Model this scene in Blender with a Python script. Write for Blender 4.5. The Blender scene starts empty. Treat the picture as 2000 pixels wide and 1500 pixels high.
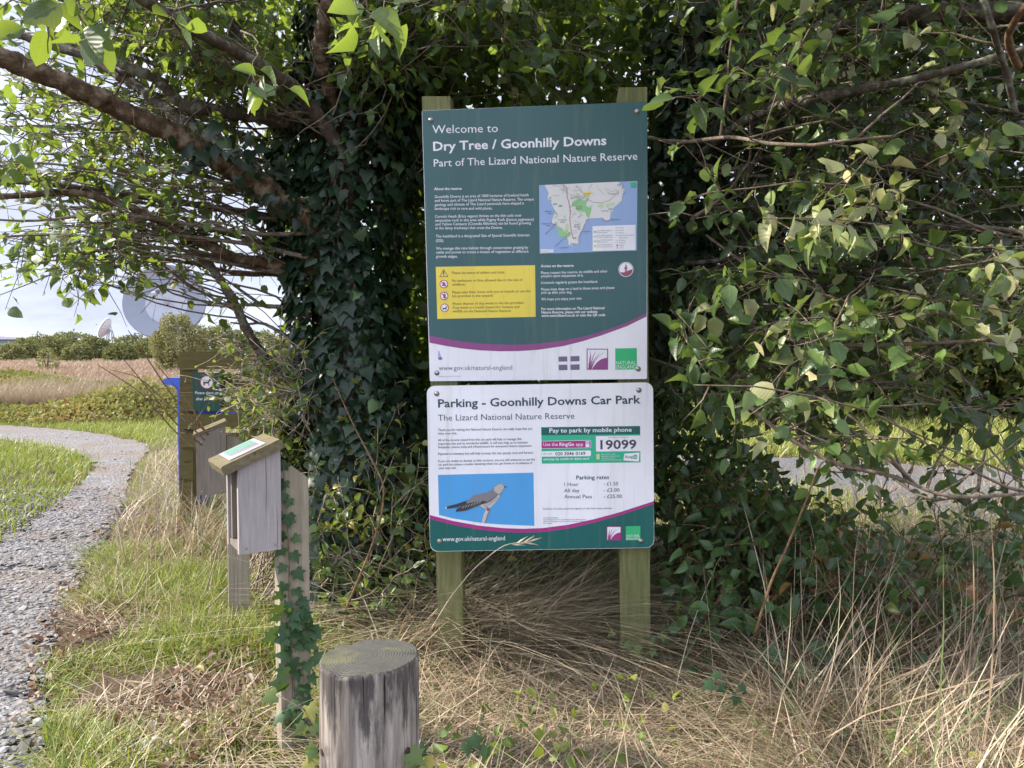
import bpy, math, random
import numpy as np
from mathutils import Vector, Matrix
from mathutils.geometry import tessellate_polygon

sc = bpy.context.scene
COL = sc.collection
rng = np.random.default_rng(7)
random.seed(7)

# ------------------------------------------------------------------ camera
CAMZ = 1.3
FPX = 1500.0                                  # focal length in photo pixels (2000 wide)
PITCH = math.atan(65.0 / FPX)
cam = bpy.data.cameras.new('camera')
cam.sensor_width = 36.0
cam.lens = 36.0 * FPX / 2000.0
cam.clip_start = 0.05
cam.clip_end = 3000.0
camo = bpy.data.objects.new('camera', cam)
camo.location = (0, 0, CAMZ)
camo.rotation_euler = (math.pi / 2 - PITCH, 0, 0)
COL.objects.link(camo)
sc.camera = camo

# ------------------------------------------------------------------ sky, sun, exposure
SUN = Vector((-0.80, 0.15, 0.62)).normalized()
EXPOSURE = 1.06
SUN_STRENGTH = 5.0
SKY_STRENGTH = 0.115
CLOUD = (5.6, 6.1, 7.3)

world = bpy.data.worlds.new('World')
sc.world = world
world.use_nodes = True
wt = world.node_tree
wt.nodes.clear()
wo = wt.nodes.new('ShaderNodeOutputWorld')
wb = wt.nodes.new('ShaderNodeBackground')
wb.inputs['Strength'].default_value = SKY_STRENGTH
sky = wt.nodes.new('ShaderNodeTexSky')
sky.sky_type = 'NISHITA'
sky.sun_disc = False
sky.sun_elevation = math.asin(SUN.z)
sky.sun_rotation = math.atan2(SUN.x, SUN.y) % (2 * math.pi)
tc = wt.nodes.new('ShaderNodeTexCoord')
mp = wt.nodes.new('ShaderNodeMapping')
mp.inputs['Scale'].default_value = (1.6, 1.6, 6.0)
n1 = wt.nodes.new('ShaderNodeTexNoise')
n1.inputs['Scale'].default_value = 2.2
n1.inputs['Detail'].default_value = 7
n1.inputs['Roughness'].default_value = 0.55
cr = wt.nodes.new('ShaderNodeValToRGB')
cr.color_ramp.elements[0].position = 0.22
cr.color_ramp.elements[0].color = (0.72, 0.72, 0.72, 1)
cr.color_ramp.elements[1].position = 0.5
cr.color_ramp.elements[1].color = (1, 1, 1, 1)
n2 = wt.nodes.new('ShaderNodeTexNoise')
n2.inputs['Scale'].default_value = 3.1
n2.inputs['Detail'].default_value = 6
n2.inputs['Roughness'].default_value = 0.6
cr2 = wt.nodes.new('ShaderNodeValToRGB')
cr2.color_ramp.elements[0].position = 0.38
cr2.color_ramp.elements[0].color = (CLOUD[0] * .80, CLOUD[1] * .80, CLOUD[2] * .86, 1)
cr2.color_ramp.elements[1].position = 0.58
cr2.color_ramp.elements[1].color = (CLOUD[0] * 1.05, CLOUD[1] * 1.04, CLOUD[2] * 1.0, 1)
wm = wt.nodes.new('ShaderNodeMix')
wm.data_type = 'RGBA'
L = wt.links.new
L(tc.outputs['Generated'], mp.inputs['Vector'])
L(mp.outputs['Vector'], n1.inputs['Vector'])
L(mp.outputs['Vector'], n2.inputs['Vector'])
L(n1.outputs['Fac'], cr.inputs['Fac'])
L(n2.outputs['Fac'], cr2.inputs['Fac'])
L(cr.outputs['Color'], wm.inputs['Factor'])
L(sky.outputs['Color'], wm.inputs['A'])
L(cr2.outputs['Color'], wm.inputs['B'])
# sky made brighter behind the camera than ahead, as added fill for the board
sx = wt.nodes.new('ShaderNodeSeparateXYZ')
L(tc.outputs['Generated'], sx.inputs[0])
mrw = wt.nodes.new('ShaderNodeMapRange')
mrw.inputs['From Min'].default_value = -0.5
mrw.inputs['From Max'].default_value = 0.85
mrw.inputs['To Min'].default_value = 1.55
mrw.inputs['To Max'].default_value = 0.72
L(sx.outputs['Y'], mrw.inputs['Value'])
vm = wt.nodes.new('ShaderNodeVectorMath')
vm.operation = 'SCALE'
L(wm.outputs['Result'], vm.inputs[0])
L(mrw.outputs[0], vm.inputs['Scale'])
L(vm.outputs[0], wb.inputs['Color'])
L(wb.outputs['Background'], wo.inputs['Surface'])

sd = bpy.data.lights.new('sun', 'SUN')
sd.energy = SUN_STRENGTH
sd.angle = math.radians(0.55)
sd.color = (1.0, 0.92, 0.79)
so = bpy.data.objects.new('sun', sd)
so.rotation_euler = SUN.to_track_quat('Z', 'Y').to_euler()
so.location = (-8, 3, 8)
COL.objects.link(so)

sc.view_settings.view_transform = 'Standard'
sc.view_settings.look = 'None'
sc.view_settings.exposure = EXPOSURE
sc.view_settings.gamma = 1.0
sc.view_settings.use_curve_mapping = False
sc.render.engine = 'CYCLES'
cy = sc.cycles
cy.use_denoising = True
cy.max_bounces = 6
cy.diffuse_bounces = 3
cy.glossy_bounces = 2
cy.transmission_bounces = 4
cy.transparent_max_bounces = 4
cy.sample_clamp_indirect = 6.0
cy.caustics_reflective = False
cy.caustics_refractive = False

# ------------------------------------------------------------------ picture <-> world helpers
FW = np.array([0, math.cos(PITCH), -math.sin(PITCH)])
UP = np.array([0, math.sin(PITCH), math.cos(PITCH)])
RT = np.array([1.0, 0, 0])
C0 = np.array([0, 0, CAMZ])


def ray(px, py):
    return RT * ((px - 1000) / FPX) + UP * ((750 - py) / FPX) + FW


def at(px, py, d):
    r = ray(px, py)
    return C0 + r * (d / r[1])


def gnd(px, py, z=0.0):
    r = ray(px, py)
    return C0 + r * ((z - CAMZ) / r[2])


def atv(px, py, d):
    px, py, d = np.broadcast_arrays(np.asarray(px, float), np.asarray(py, float), np.asarray(d, float))
    r = (RT[None] * ((px - 1000) / FPX)[:, None] + UP[None] * ((750 - py) / FPX)[:, None] + FW[None])
    return C0 + r * (d / r[:, 1])[:, None]


def ground_z(x, y):
    x = np.asarray(x, float)
    y = np.asarray(y, float)
    return (0.016 * np.sin(1.7 * x + 0.6) * np.sin(1.3 * y) + 0.010 * np.sin(4.1 * x + 1.9 * y)
            + 0.006 * np.sin(9.3 * x - 6.1 * y + 1.0)) * np.clip(8.0 / (y + 4.0), 0.3, 1.0)


def nrm(v):
    v = np.asarray(v, float)
    return v / (np.linalg.norm(v, axis=-1, keepdims=True) + 1e-12)


# ------------------------------------------------------------------ mesh builder
class MB:
    def __init__(s):
        s.v = []
        s.n = 0
        s.f = {}
        s.r = []
        s.t = []

    def add(s, v, faces, mat=0, rnd=0.0, tex=None):
        v = np.asarray(v, float).reshape(-1, 3)
        for f in (faces if isinstance(faces, list) else [faces]):
            f = np.asarray(f, dtype=np.int64)
            if f.ndim == 1:
                f = f[None]
            s.f.setdefault(f.shape[1], []).append((f + s.n, np.full(len(f), mat, np.int32)))
        s.v.append(v)
        s.r.append(np.broadcast_to(np.asarray(rnd, float), (len(v),)))
        s.t.append(np.full((len(v), 2), 9.0) if tex is None else tex)
        s.n += len(v)

    def box(s, o, u, v, w, mat=0, rnd=0.0):
        """parallelepiped from corner o with edge vectors u, v, w"""
        o, u, v, w = [np.asarray(q, float) for q in (o, u, v, w)]
        p = [o, o + u, o + u + v, o + v]
        p = p + [q + w for q in p]
        f = np.array([[0, 3, 2, 1], [4, 5, 6, 7], [0, 1, 5, 4], [1, 2, 6, 5], [2, 3, 7, 6], [3, 0, 4, 7]])
        if np.dot(np.cross(u, v), w) < 0:
            f = f[:, ::-1]
        s.add(p, f, mat, rnd)

    def prism(s, loop, ext, mat=0, rnd=0.0):
        """convex or concave planar loop of 3-D points swept along ext"""
        a = [Vector(p) for p in loop]
        n = len(a)
        tri = np.array(tessellate_polygon([a]))
        loop = np.asarray(loop, float)
        v = np.vstack([loop, loop + np.asarray(ext, float)])
        s.add(v, [tri, tri[:, ::-1] + n, np.array([[i, (i + 1) % n, (i + 1) % n + n, i + n] for i in range(n)])], mat, rnd)

    def tube(s, pts, rad, n=5, mat=0, rnd=0.0, cap=True, flat=1.0, jit=0.0):
        pts = np.asarray(pts, float)
        k = len(pts)
        rad = np.broadcast_to(np.asarray(rad, float), (k,))
        t = np.gradient(pts, axis=0)
        t = nrm(t)
        ref = np.array([0.13, 0.21, 0.97]) if abs(t[k // 2][2]) < 0.8 else np.array([0.97, 0.2, 0.11])
        a = nrm(np.cross(t, ref))
        b = np.cross(t, a) * flat
        ang = np.arange(n) * 2 * math.pi / n
        rad = np.repeat(rad[:, None], n, 1)
        if jit:
            q_ = rng.normal(0, 1, (k, n))
            q_ = (q_ + np.roll(q_, 1, 0) + np.roll(q_, 1, 1)) / 1.7
            rad = rad * (1 + jit * q_)
        ring = pts[:, None, :] + rad[:, :, None] * (np.cos(ang)[None, :, None] * a[:, None, :] + np.sin(ang)[None, :, None] * b[:, None, :])
        i = np.arange(k - 1)[:, None] * n
        j = np.arange(n)[None, :]
        j2 = (j + 1) % n
        q = np.stack([i + j, i + j2, i + n + j2, i + n + j], -1).reshape(-1, 4)
        fs = [q]
        if cap and n > 2:
            fs.append(np.arange(n)[None, ::-1])
            fs.append(np.arange(n)[None] + (k - 1) * n)
        s.add(ring.reshape(-1, 3), fs, mat, rnd)

    def inst(s, T, F, P, D, N, S, rnd, mat=0):
        """copies of template T (x across, y along, z normal) at P along D with normal N and size S"""
        P = np.asarray(P, float)
        if len(P) == 0:
            return
        D = nrm(D)
        N = N - D * np.sum(N * D, 1, keepdims=True)
        N = nrm(N)
        X = np.cross(D, N)
        S = np.broadcast_to(np.asarray(S, float), (len(P),))
        R = np.stack([X, D, N], 1)                  # rows
        V = P[:, None, :] + np.einsum('vk,nkj->nvj', T, R) * S[:, None, None]
        nv = len(T)
        off = (np.arange(len(P)) * nv)[:, None, None]
        fs = [(np.asarray(f)[None] + off).reshape(-1, np.asarray(f).shape[1]) for f in F]
        s.add(V.reshape(-1, 3), fs, mat, np.repeat(np.broadcast_to(np.asarray(rnd, float), (len(P),)), nv), np.tile(np.asarray(T)[:, :2], (len(P), 1)))

    def build(s, name, mats, parent=None, origin=None, smooth=False):
        if not isinstance(mats, (list, tuple)):
            mats = [mats]
        me = bpy.data.meshes.new(name)
        v = np.vstack(s.v) if s.v else np.zeros((0, 3))
        org = np.zeros(3)
        if parent is not None:
            org = np.array(parent.get('_o', (0, 0, 0)))
        elif origin is not None:
            org = np.asarray(origin, float)
        v = v - org
        lv, ls, mi = [], [], []
        st = 0
        for k in sorted(s.f):
            for f, m in s.f[k]:
                lv.append(f.reshape(-1))
                ls.append(st + np.arange(len(f)) * k)
                mi.append(m)
                st += len(f) * k
        lv = np.concatenate(lv)
        ls = np.concatenate(ls)
        mi = np.concatenate(mi)
        me.vertices.add(len(v))
        me.loops.add(len(lv))
        me.polygons.add(len(ls))
        me.vertices.foreach_set('co', v.astype(np.float32).ravel())
        me.loops.foreach_set('vertex_index', lv.astype(np.int32))
        me.polygons.foreach_set('loop_start', ls.astype(np.int32))
        me.polygons.foreach_set('material_index', mi.astype(np.int32))
        me.polygons.foreach_set('use_smooth', np.full(len(ls), bool(smooth)))
        me.update(calc_edges=True)
        at_ = me.attributes.new('rnd', 'FLOAT', 'POINT')
        at_.data.foreach_set('value', np.concatenate(s.r).astype(np.float32))
        tx = np.concatenate(s.t)
        if tx.min() < 5:
            av = me.attributes.new('blade', 'FLOAT2', 'POINT')
            av.data.foreach_set('vector', tx.astype(np.float32).ravel())
        for m in mats:
            me.materials.append(m)
        o = bpy.data.objects.new(name, me)
        COL.objects.link(o)
        if parent is not None:
            o.parent = parent
            o['_o'] = tuple(float(x) for x in org)
        else:
            o.location = org
            o['_o'] = tuple(float(x) for x in org)
        return o


def tag(o, label, cat, group=None, kind=None):
    o['label'] = label
    if cat:
        o['category'] = cat
    if group:
        o['group'] = group
    if kind:
        o['kind'] = kind
    return o


def thing(name, loc, label, cat, group=None):
    o = bpy.data.objects.new(name, None)
    o.empty_display_size = 0.1
    o.location = loc
    o['_o'] = tuple(float(x) for x in loc)
    COL.objects.link(o)
    return tag(o, label, cat, group)


# ------------------------------------------------------------------ materials
def newmat(name):
    m = bpy.data.materials.new(name)
    m.use_nodes = True
    t = m.node_tree
    b = t.nodes['Principled BSDF']
    return m, t, b


def ramp(t, stops):
    c = t.nodes.new('ShaderNodeValToRGB')
    e = c.color_ramp.elements
    while len(e) < len(stops):
        e.new(0.5)
    for i, (p, col) in enumerate(stops):
        e[i].position = p
        e[i].color = (col[0], col[1], col[2], 1)
    return c


def noise(t, vec, scale, detail=4, rough=0.55, dist=0.0):
    n = t.nodes.new('ShaderNodeTexNoise')
    n.inputs['Scale'].default_value = scale
    n.inputs['Detail'].default_value = detail
    n.inputs['Roughness'].default_value = rough
    n.inputs['Distortion'].default_value = dist
    if vec is not None:
        t.links.new(vec, n.inputs['Vector'])
    return n


def mapping(t, vec, scale=(1, 1, 1), rot=(0, 0, 0)):
    m = t.nodes.new('ShaderNodeMapping')
    m.inputs['Scale'].default_value = scale
    m.inputs['Rotation'].default_value = rot
    t.links.new(vec, m.inputs['Vector'])
    return m.outputs['Vector']


def mixc(t, fac, a, b, blend='MIX'):
    m = t.nodes.new('ShaderNodeMix')
    m.data_type = 'RGBA'
    m.blend_type = blend
    for s, x in (('Factor', fac), ('A', a), ('B', b)):
        if isinstance(x, bpy.types.NodeSocket):
            t.links.new(x, m.inputs[s])
        elif s == 'Factor':
            m.inputs[0].default_value = x
        else:
            m.inputs[s].default_value = (x[0], x[1], x[2], 1)
    return m.outputs['Result']


def objco(t):
    return t.nodes.new('ShaderNodeTexCoord').outputs['Object']


def geopos(t):
    return t.nodes.new('ShaderNodeNewGeometry').outputs['Position']


def bump(t, b, height, strength=0.3, dist=0.01):
    n = t.nodes.new('ShaderNodeBump')
    n.inputs['Strength'].default_value = strength
    n.inputs['Distance'].default_value = dist
    t.links.new(height, n.inputs['Height'])
    t.links.new(n.outputs['Normal'], b.inputs['Normal'])


def leafmat(name, stops, under=(1.25, 1.2, 1.25), trans=0.34, tcol=(0.30, 0.42, 0.05), rough=0.42, spots=0.0, spec=0.5, veins=False):
    m, t, b = newmat(name)
    a = t.nodes.new('ShaderNodeAttribute')
    a.attribute_name = 'rnd'
    rp = ramp(t, stops)
    t.links.new(a.outputs['Fac'], rp.inputs['Fac'])
    col = rp.outputs['Color']
    pos = geopos(t)
    nz = noise(t, pos, 55, 3)
    col = mixc(t, 0.35, col, mixc(t, nz.outputs['Fac'], (0.55, 0.6, 0.5), (1.35, 1.3, 1.2)), 'MULTIPLY')
    if spots:
        sp = noise(t, pos, 32, 3, 0.6)
        sr = ramp(t, [(0.66, (0, 0, 0)), (0.72, (1, 1, 1))])
        t.links.new(sp.outputs['Fac'], sr.inputs['Fac'])
        ms = t.nodes.new('ShaderNodeMath')
        ms.operation = 'MULTIPLY'
        ms.inputs[1].default_value = spots
        t.links.new(sr.outputs['Color'], ms.inputs[0])
        col = mixc(t, ms.outputs[0], col, (0.12, 0.075, 0.03))
    g = t.nodes.new('ShaderNodeNewGeometry')
    col = mixc(t, g.outputs['Backfacing'], col, mixc(t, 1.0, col, under, 'MULTIPLY'))
    if veins:
        # midrib and side veins, from each leaf's own across/along coordinates
        va = t.nodes.new('ShaderNodeAttribute')
        va.attribute_name = 'blade'
        sv = t.nodes.new('ShaderNodeSeparateXYZ')
        t.links.new(va.outputs['Vector'], sv.inputs[0])

        def mth(op, a, b2=None):
            n_ = t.nodes.new('ShaderNodeMath')
            n_.operation = op
            for i_, q_ in enumerate((a, b2)):
                if q_ is None:
                    continue
                if isinstance(q_, bpy.types.NodeSocket):
                    t.links.new(q_, n_.inputs[i_])
                else:
                    n_.inputs[i_].default_value = q_
            return n_.outputs[0]
        ax = mth('ABSOLUTE', sv.outputs['X'])
        mid = mth('LESS_THAN', ax, 0.016)
        ph = mth('MULTIPLY', mth('SUBTRACT', sv.outputs['Y'], mth('MULTIPLY', ax, 0.75)), 44.0)
        wv = mth('SINE', ph)
        sidev = mth('MULTIPLY', mth('GREATER_THAN', wv, 0.86), 0.55)
        vf = mth('MAXIMUM', mid, sidev)
        col = mixc(t, mth('MULTIPLY', vf, 0.28), col, mixc(t, 0.5, col, (0.30, 0.36, 0.16)))
        bump(t, b, wv, 0.16, 0.001)
    t.links.new(col, b.inputs['Base Color'])
    b.inputs['Roughness'].default_value = rough
    b.inputs['Specular IOR Level'].default_value = spec
    tr = t.nodes.new('ShaderNodeBsdfTranslucent')
    t.links.new(mixc(t, 0.65, col, tcol), tr.inputs['Color'])
    mx = t.nodes.new('ShaderNodeMixShader')
    mx.inputs[0].default_value = trans
    t.links.new(b.outputs[0], mx.inputs[1])
    t.links.new(tr.outputs[0], mx.inputs[2])
    t.links.new(mx.outputs[0], t.nodes['Material Output'].inputs['Surface'])
    return m


def barkmat(name, c0, c1, lichen=0.0, scale=14):
    m, t, b = newmat(name)
    p = geopos(t)
    n = noise(t, p, scale, 6, 0.65)
    rp = ramp(t, [(0.32, c0), (0.62, c1)])
    t.links.new(n.outputs['Fac'], rp.inputs['Fac'])
    col = rp.outputs['Color']
    if lichen:
        l = noise(t, p, 22, 5, 0.6)
        lr = ramp(t, [(0.5, (0, 0, 0)), (0.6, (lichen, lichen, lichen))])
        t.links.new(l.outputs['Fac'], lr.inputs['Fac'])
        col = mixc(t, lr.outputs['Color'], col, (0.30, 0.31, 0.25))
    t.links.new(col, b.inputs['Base Color'])
    b.inputs['Roughness'].default_value = 0.9
    b.inputs['Specular IOR Level'].default_value = 0.2
    n2 = noise(t, p, scale * 3.2, 5, 0.7)
    bump(t, b, n2.outputs['Fac'], 0.8, 0.012)
    return m


def woodmat(name, dark, light, moss=None, mossamt=0.5, grain=(60, 60, 3.0), rough=0.85):
    m, t, b = newmat(name)
    p = objco(t)
    v = mapping(t, p, grain)
    n = noise(t, v, 1.0, 6, 0.65, 0.6)
    rp = ramp(t, [(0.25, dark), (0.5, [(a + c) / 2 for a, c in zip(dark, light)]), (0.75, light)])
    t.links.new(n.outputs['Fac'], rp.inputs['Fac'])
    col = rp.outputs['Color']
    big = noise(t, p, 7, 4, 0.6)
    col = mixc(t, 0.5, col, mixc(t, big.outputs['Fac'], (0.55, 0.55, 0.56), (1.4, 1.38, 1.35)), 'MULTIPLY')
    if moss:
        ms = noise(t, mapping(t, p, (6, 6, 2.2)), 1.4, 5, 0.65)
        mr = ramp(t, [(0.36, (0, 0, 0)), (0.64, (mossamt, mossamt, mossamt))])
        t.links.new(ms.outputs['Fac'], mr.inputs['Fac'])
        col = mixc(t, mr.outputs['Color'], col, moss)
    # thin dark checks along the grain
    ck = noise(t, mapping(t, p, (grain[0] * 1.5, grain[1] * 1.5, grain[2] * 0.5)), 1.0, 3, 0.5)
    cr_ = ramp(t, [(0.64, (1, 1, 1)), (0.70, (0.5, 0.47, 0.45))])
    t.links.new(ck.outputs['Fac'], cr_.inputs['Fac'])
    col = mixc(t, 1.0, col, cr_.outputs['Color'], 'MULTIPLY')
    t.links.new(col, b.inputs['Base Color'])
    b.inputs['Roughness'].default_value = rough
    b.inputs['Specular IOR Level'].default_value = 0.25
    bump(t, b, n.outputs['Fac'], 0.5, 0.004)
    return m


def printmat(name, c, speck=0.25, rough=0.38):
    """weathered sign print"""
    m, t, b = newmat(name)
    p = geopos(t)
    n = noise(t, p, 190, 4, 0.7)
    rp = ramp(t, [(0.62, (0, 0, 0)), (0.72, (speck, speck, speck))])
    t.links.new(n.outputs['Fac'], rp.inputs['Fac'])
    n2 = noise(t, mapping(t, p, (3.5, 3.5, 2.0), (0, 0.5, 0)), 1.0, 6, 0.62)
    lum = (c[0] + c[1] + c[2]) / 3
    other = (0.16, 0.16, 0.15) if lum > 0.3 else (0.30, 0.32, 0.28)
    col = mixc(t, 0.34, c, mixc(t, n2.outputs['Fac'], (0.4, 0.42, 0.4), (1.6, 1.58, 1.6)), 'MULTIPLY')
    # run-off streaks with a little algae
    st = noise(t, mapping(t, p, (38, 38, 1.6)), 1.0, 4, 0.6)
    sr = ramp(t, [(0.55, (0, 0, 0)), (0.75, (0.22, 0.22, 0.22))])
    t.links.new(st.outputs['Fac'], sr.inputs['Fac'])
    col = mixc(t, sr.outputs['Color'], col, (0.20, 0.23, 0.15))
    col = mixc(t, rp.outputs['Color'], col, other)
    t.links.new(col, b.inputs['Base Color'])
    b.inputs['Roughness'].default_value = rough
    b.inputs['Specular IOR Level'].default_value = 0.35
    return m


def plain(name, c, rough=0.6, metal=0.0, var=0.25, scale=20):
    m, t, b = newmat(name)
    n = noise(t, geopos(t), scale, 4, 0.6)
    col = mixc(t, var, c, mixc(t, n.outputs['Fac'], (0.4, 0.4, 0.4), (1.6, 1.6, 1.6)), 'MULTIPLY')
    t.links.new(col, b.inputs['Base Color'])
    b.inputs['Roughness'].default_value = rough
    b.inputs['Metallic'].default_value = metal
    return m


# ------------------------------------------------------------------ leaf and blade templates
def ovate(wid=0.34, fold=0.25, droop=0.25, curl=0.0, pet=0.3, rows=(0.14, 0.34, 0.56, 0.78), wav=0.0, seed=0):
    r = random.Random(seed)
    v = [(0, 0, 0)]
    for y in rows:
        w = wid * math.sin(math.pi * y ** 0.78) ** 0.8
        zc = -droop * y * y
        a = w * (1 + r.uniform(-wav, wav))
        c = w * (1 + r.uniform(-wav, wav))
        v += [(-a, y, zc + fold * a + r.uniform(-wav, wav) * 0.15 + curl * a * a * 4), (0, y, zc), (c, y, zc + fold * c + r.uniform(-wav, wav) * 0.15 + curl * c * c * 4)]
    v.append((0, 1, -droop))
    n = len(rows)
    tri = [(0, 2, 1), (0, 3, 2)]
    quad = []
    for i in range(n - 1):
        b = 1 + 3 * i
        quad += [(b, b + 1, b + 4, b + 3), (b + 1, b + 2, b + 5, b + 4)]
    b = 1 + 3 * (n - 1)
    tip = len(v) - 1
    tri += [(b, b + 1, tip), (b + 1, b + 2, tip)]
    v = np.array(v)
    v[:, 1] += pet
    k = len(v)
    if pet:
        v = np.vstack([v, [(-0.012, 0, 0.02), (0.012, 0, 0.02), (0.012, pet, 0), (-0.012, pet, 0)]])
        quad.append((k, k + 1, k + 2, k + 3))
    return v, [np.array(tri), np.array(quad)]


LEAF = [ovate(0.36, 0.22, 0.22, 0, 0.28, wav=0.12, seed=1), ovate(0.31, 0.35, 0.35, 0.15, 0.3, wav=0.15, seed=2),
        ovate(0.38, 0.12, 0.1, -0.2, 0.25, wav=0.18, seed=3), ovate(0.30, 0.6, 0.5, 0.2, 0.3, wav=0.2, seed=4), ovate(0.42, 0.2, 0.3, -.3, 0.3, rows=(0.1, 0.28, 0.5, 0.7, 0.88), wav=0.22, seed=11), ovate(0.27, 0.3, -0.2, 0.4, 0.3, rows=(0.12, 0.3, 0.45, 0.62, 0.8), wav=0.28, seed=12), ovate(0.36, 0.9, 0.6, 0.1, 0.35, wav=0.3, seed=13)]
MID = [ovate(0.34, 0.25, 0.25, 0, 0, rows=(0.25, 0.65), seed=5), ovate(0.30, 0.45, 0.4, 0, 0, rows=(0.3, 0.65), seed=6)]
FAR = [(np.array([(0, 0, 0), (-0.32, 0.4, 0.06), (0.32, 0.45, 0.06), (0, 1, -0.1)]), [np.array([(0, 2, 1), (1, 2, 3)])])]

_iv = [(0, 0), (0.20, -0.16), (0.46, -0.06), (0.34, 0.18), (0.56, 0.42), (0.25, 0.46), (0.0, 1.0)]
_iv = _iv + [(-x, y) for x, y in _iv[-2:0:-1]]
_ivv = np.array([(0, 0.28, 0.05)] + [(x, y + 0.05, -0.25 * abs(x) * abs(x) - 0.12 * max(y, 0) ** 2) for x, y in _iv])
IVY = (_ivv, [np.array([(0, 1 + i, 1 + (i + 1) % len(_iv)) for i in range(len(_iv))])[:, ::-1][:, [2, 1, 0]]])


_iw = [(0, 0), (0.26, -0.12), (0.44, 0.08), (0.40, 0.34), (0.27, 0.60), (0.0, 1.0)]
_iw = _iw + [(-x, y) for x, y in _iw[-2:0:-1]]
IVYB = (np.array([(0, 0.30, 0.06)] + [(x, y + 0.05, -0.4 * x * x - 0.15 * y * y) for x, y in _iw]), [np.array([(0, 1 + i, 1 + (i + 1) % len(_iw)) for i in range(len(_iw))])])
_iu = [(0, 0), (0.24, -0.14), (0.46, 0.0), (0.40, 0.20), (0.44, 0.40), (0.26, 0.55), (0.0, 1.0)]
_iu = _iu + [(-x, y) for x, y in _iu[-2:0:-1]]
IVYC = (np.array([(0, 0.28, 0.05)] + [(x * 1.02, y + 0.05, 0.25 * x * x - 0.25 * y * y) for x, y in _iu]), [np.array([(0, 1 + i, 1 + (i + 1) % len(_iu)) for i in range(len(_iu))])])


def scatter_leaves(mb, tmpl, P, D, N, S, R, mat=0):
    k = len(tmpl)
    idx = rng.integers(0, k, len(P))
    for i in range(k):
        q = idx == i
        if q.any():
            T, F = tmpl[i]
            mb.inst(T, F, P[q], D[q], N[q], S[q], R[q], mat)


def blades(mb, P, h, w, az, lean, curl, rnd, mat=0, levels=(0, 0.35, 0.7)):
    n = len(P)
    h = np.broadcast_to(np.asarray(h, float), (n,))
    w = np.broadcast_to(np.asarray(w, float), (n,))
    lean = np.broadcast_to(np.asarray(lean, float), (n,))
    curl = np.broadcast_to(np.asarray(curl, float), (n,))
    dirx = np.stack([np.cos(az), np.sin(az), np.zeros(n)], 1)
    tw = az + math.pi / 2 + rng.normal(0, 0.5, n)
    side = np.stack([np.cos(tw), np.sin(tw), np.zeros(n)], 1)
    vs = []
    for t in list(levels) + [1.0]:
        hor = lean * t + curl * t * t
        ver = t * np.cos(np.clip(lean, -1.4, 1.4)) - np.clip(curl, 0, 3) * 0.35 * t * t
        c = P + (dirx * hor[:, None] + np.array([0, 0, 1.0]) * ver[:, None]) * h[:, None]
        if t < 1:
            ww = (w * (1 - 0.55 * t))[:, None] * 0.5
            vs += [c - side * ww, c + side * ww]
        else:
            vs.append(c)
    V = np.stack(vs, 1)
    k = V.shape[1]
    nl = len(levels)
    quads = np.array([(2 * i, 2 * i + 1, 2 * i + 3, 2 * i + 2) for i in range(nl - 1)])
    tri = np.array([(2 * nl - 2, 2 * nl - 1, 2 * nl)])
    off = (np.arange(n) * k)[:, None, None]
    mb.add(V.reshape(-1, 3), [(quads[None] + off).reshape(-1, 4), (tri[None] + off).reshape(-1, 3)], mat, np.repeat(np.broadcast_to(rnd, (n,)), k))


# ------------------------------------------------------------------ ground, paths
def groundmat():
    m, t, b = newmat('ground')
    p = geopos(t)
    sep = t.nodes.new('ShaderNodeSeparateXYZ')
    t.links.new(p, sep.inputs[0])
    a = noise(t, p, 2.2, 6, 0.65)
    near = ramp(t, [(0.3, (0.035, 0.025, 0.017)), (0.5, (0.095, 0.068, 0.046)), (0.62, (0.08, 0.062, 0.036)), (0.75, (0.18, 0.135, 0.095))])
    t.links.new(a.outputs['Fac'], near.inputs['Fac'])
    f = noise(t, mapping(t, p, (0.05, 0.16, 1)), 1.0, 6, 0.6)
    far = ramp(t, [(0.30, (0.13, 0.11, 0.05)), (0.45, (0.22, 0.15, 0.11)), (0.53, (0.16, 0.07, 0.05)), (0.62, (0.26, 0.20, 0.16)), (0.75, (0.11, 0.11, 0.045))])
    t.links.new(f.outputs['Fac'], far.inputs['Fac'])
    mr = t.nodes.new('ShaderNodeMapRange')
    mr.inputs['From Min'].default_value = 12
    mr.inputs['From Max'].default_value = 18
    t.links.new(sep.outputs['Y'], mr.inputs['Value'])
    col = mixc(t, mr.outputs[0], near.outputs['Color'], far.outputs['Color'])
    t.links.new(col, b.inputs['Base Color'])
    b.inputs['Roughness'].default_value = 1.0
    b.inputs['Specular IOR Level'].default_value = 0.1
    bump(t, b, noise(t, p, 40, 5, 0.7).outputs['Fac'], 0.8, 0.02)
    return m


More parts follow.
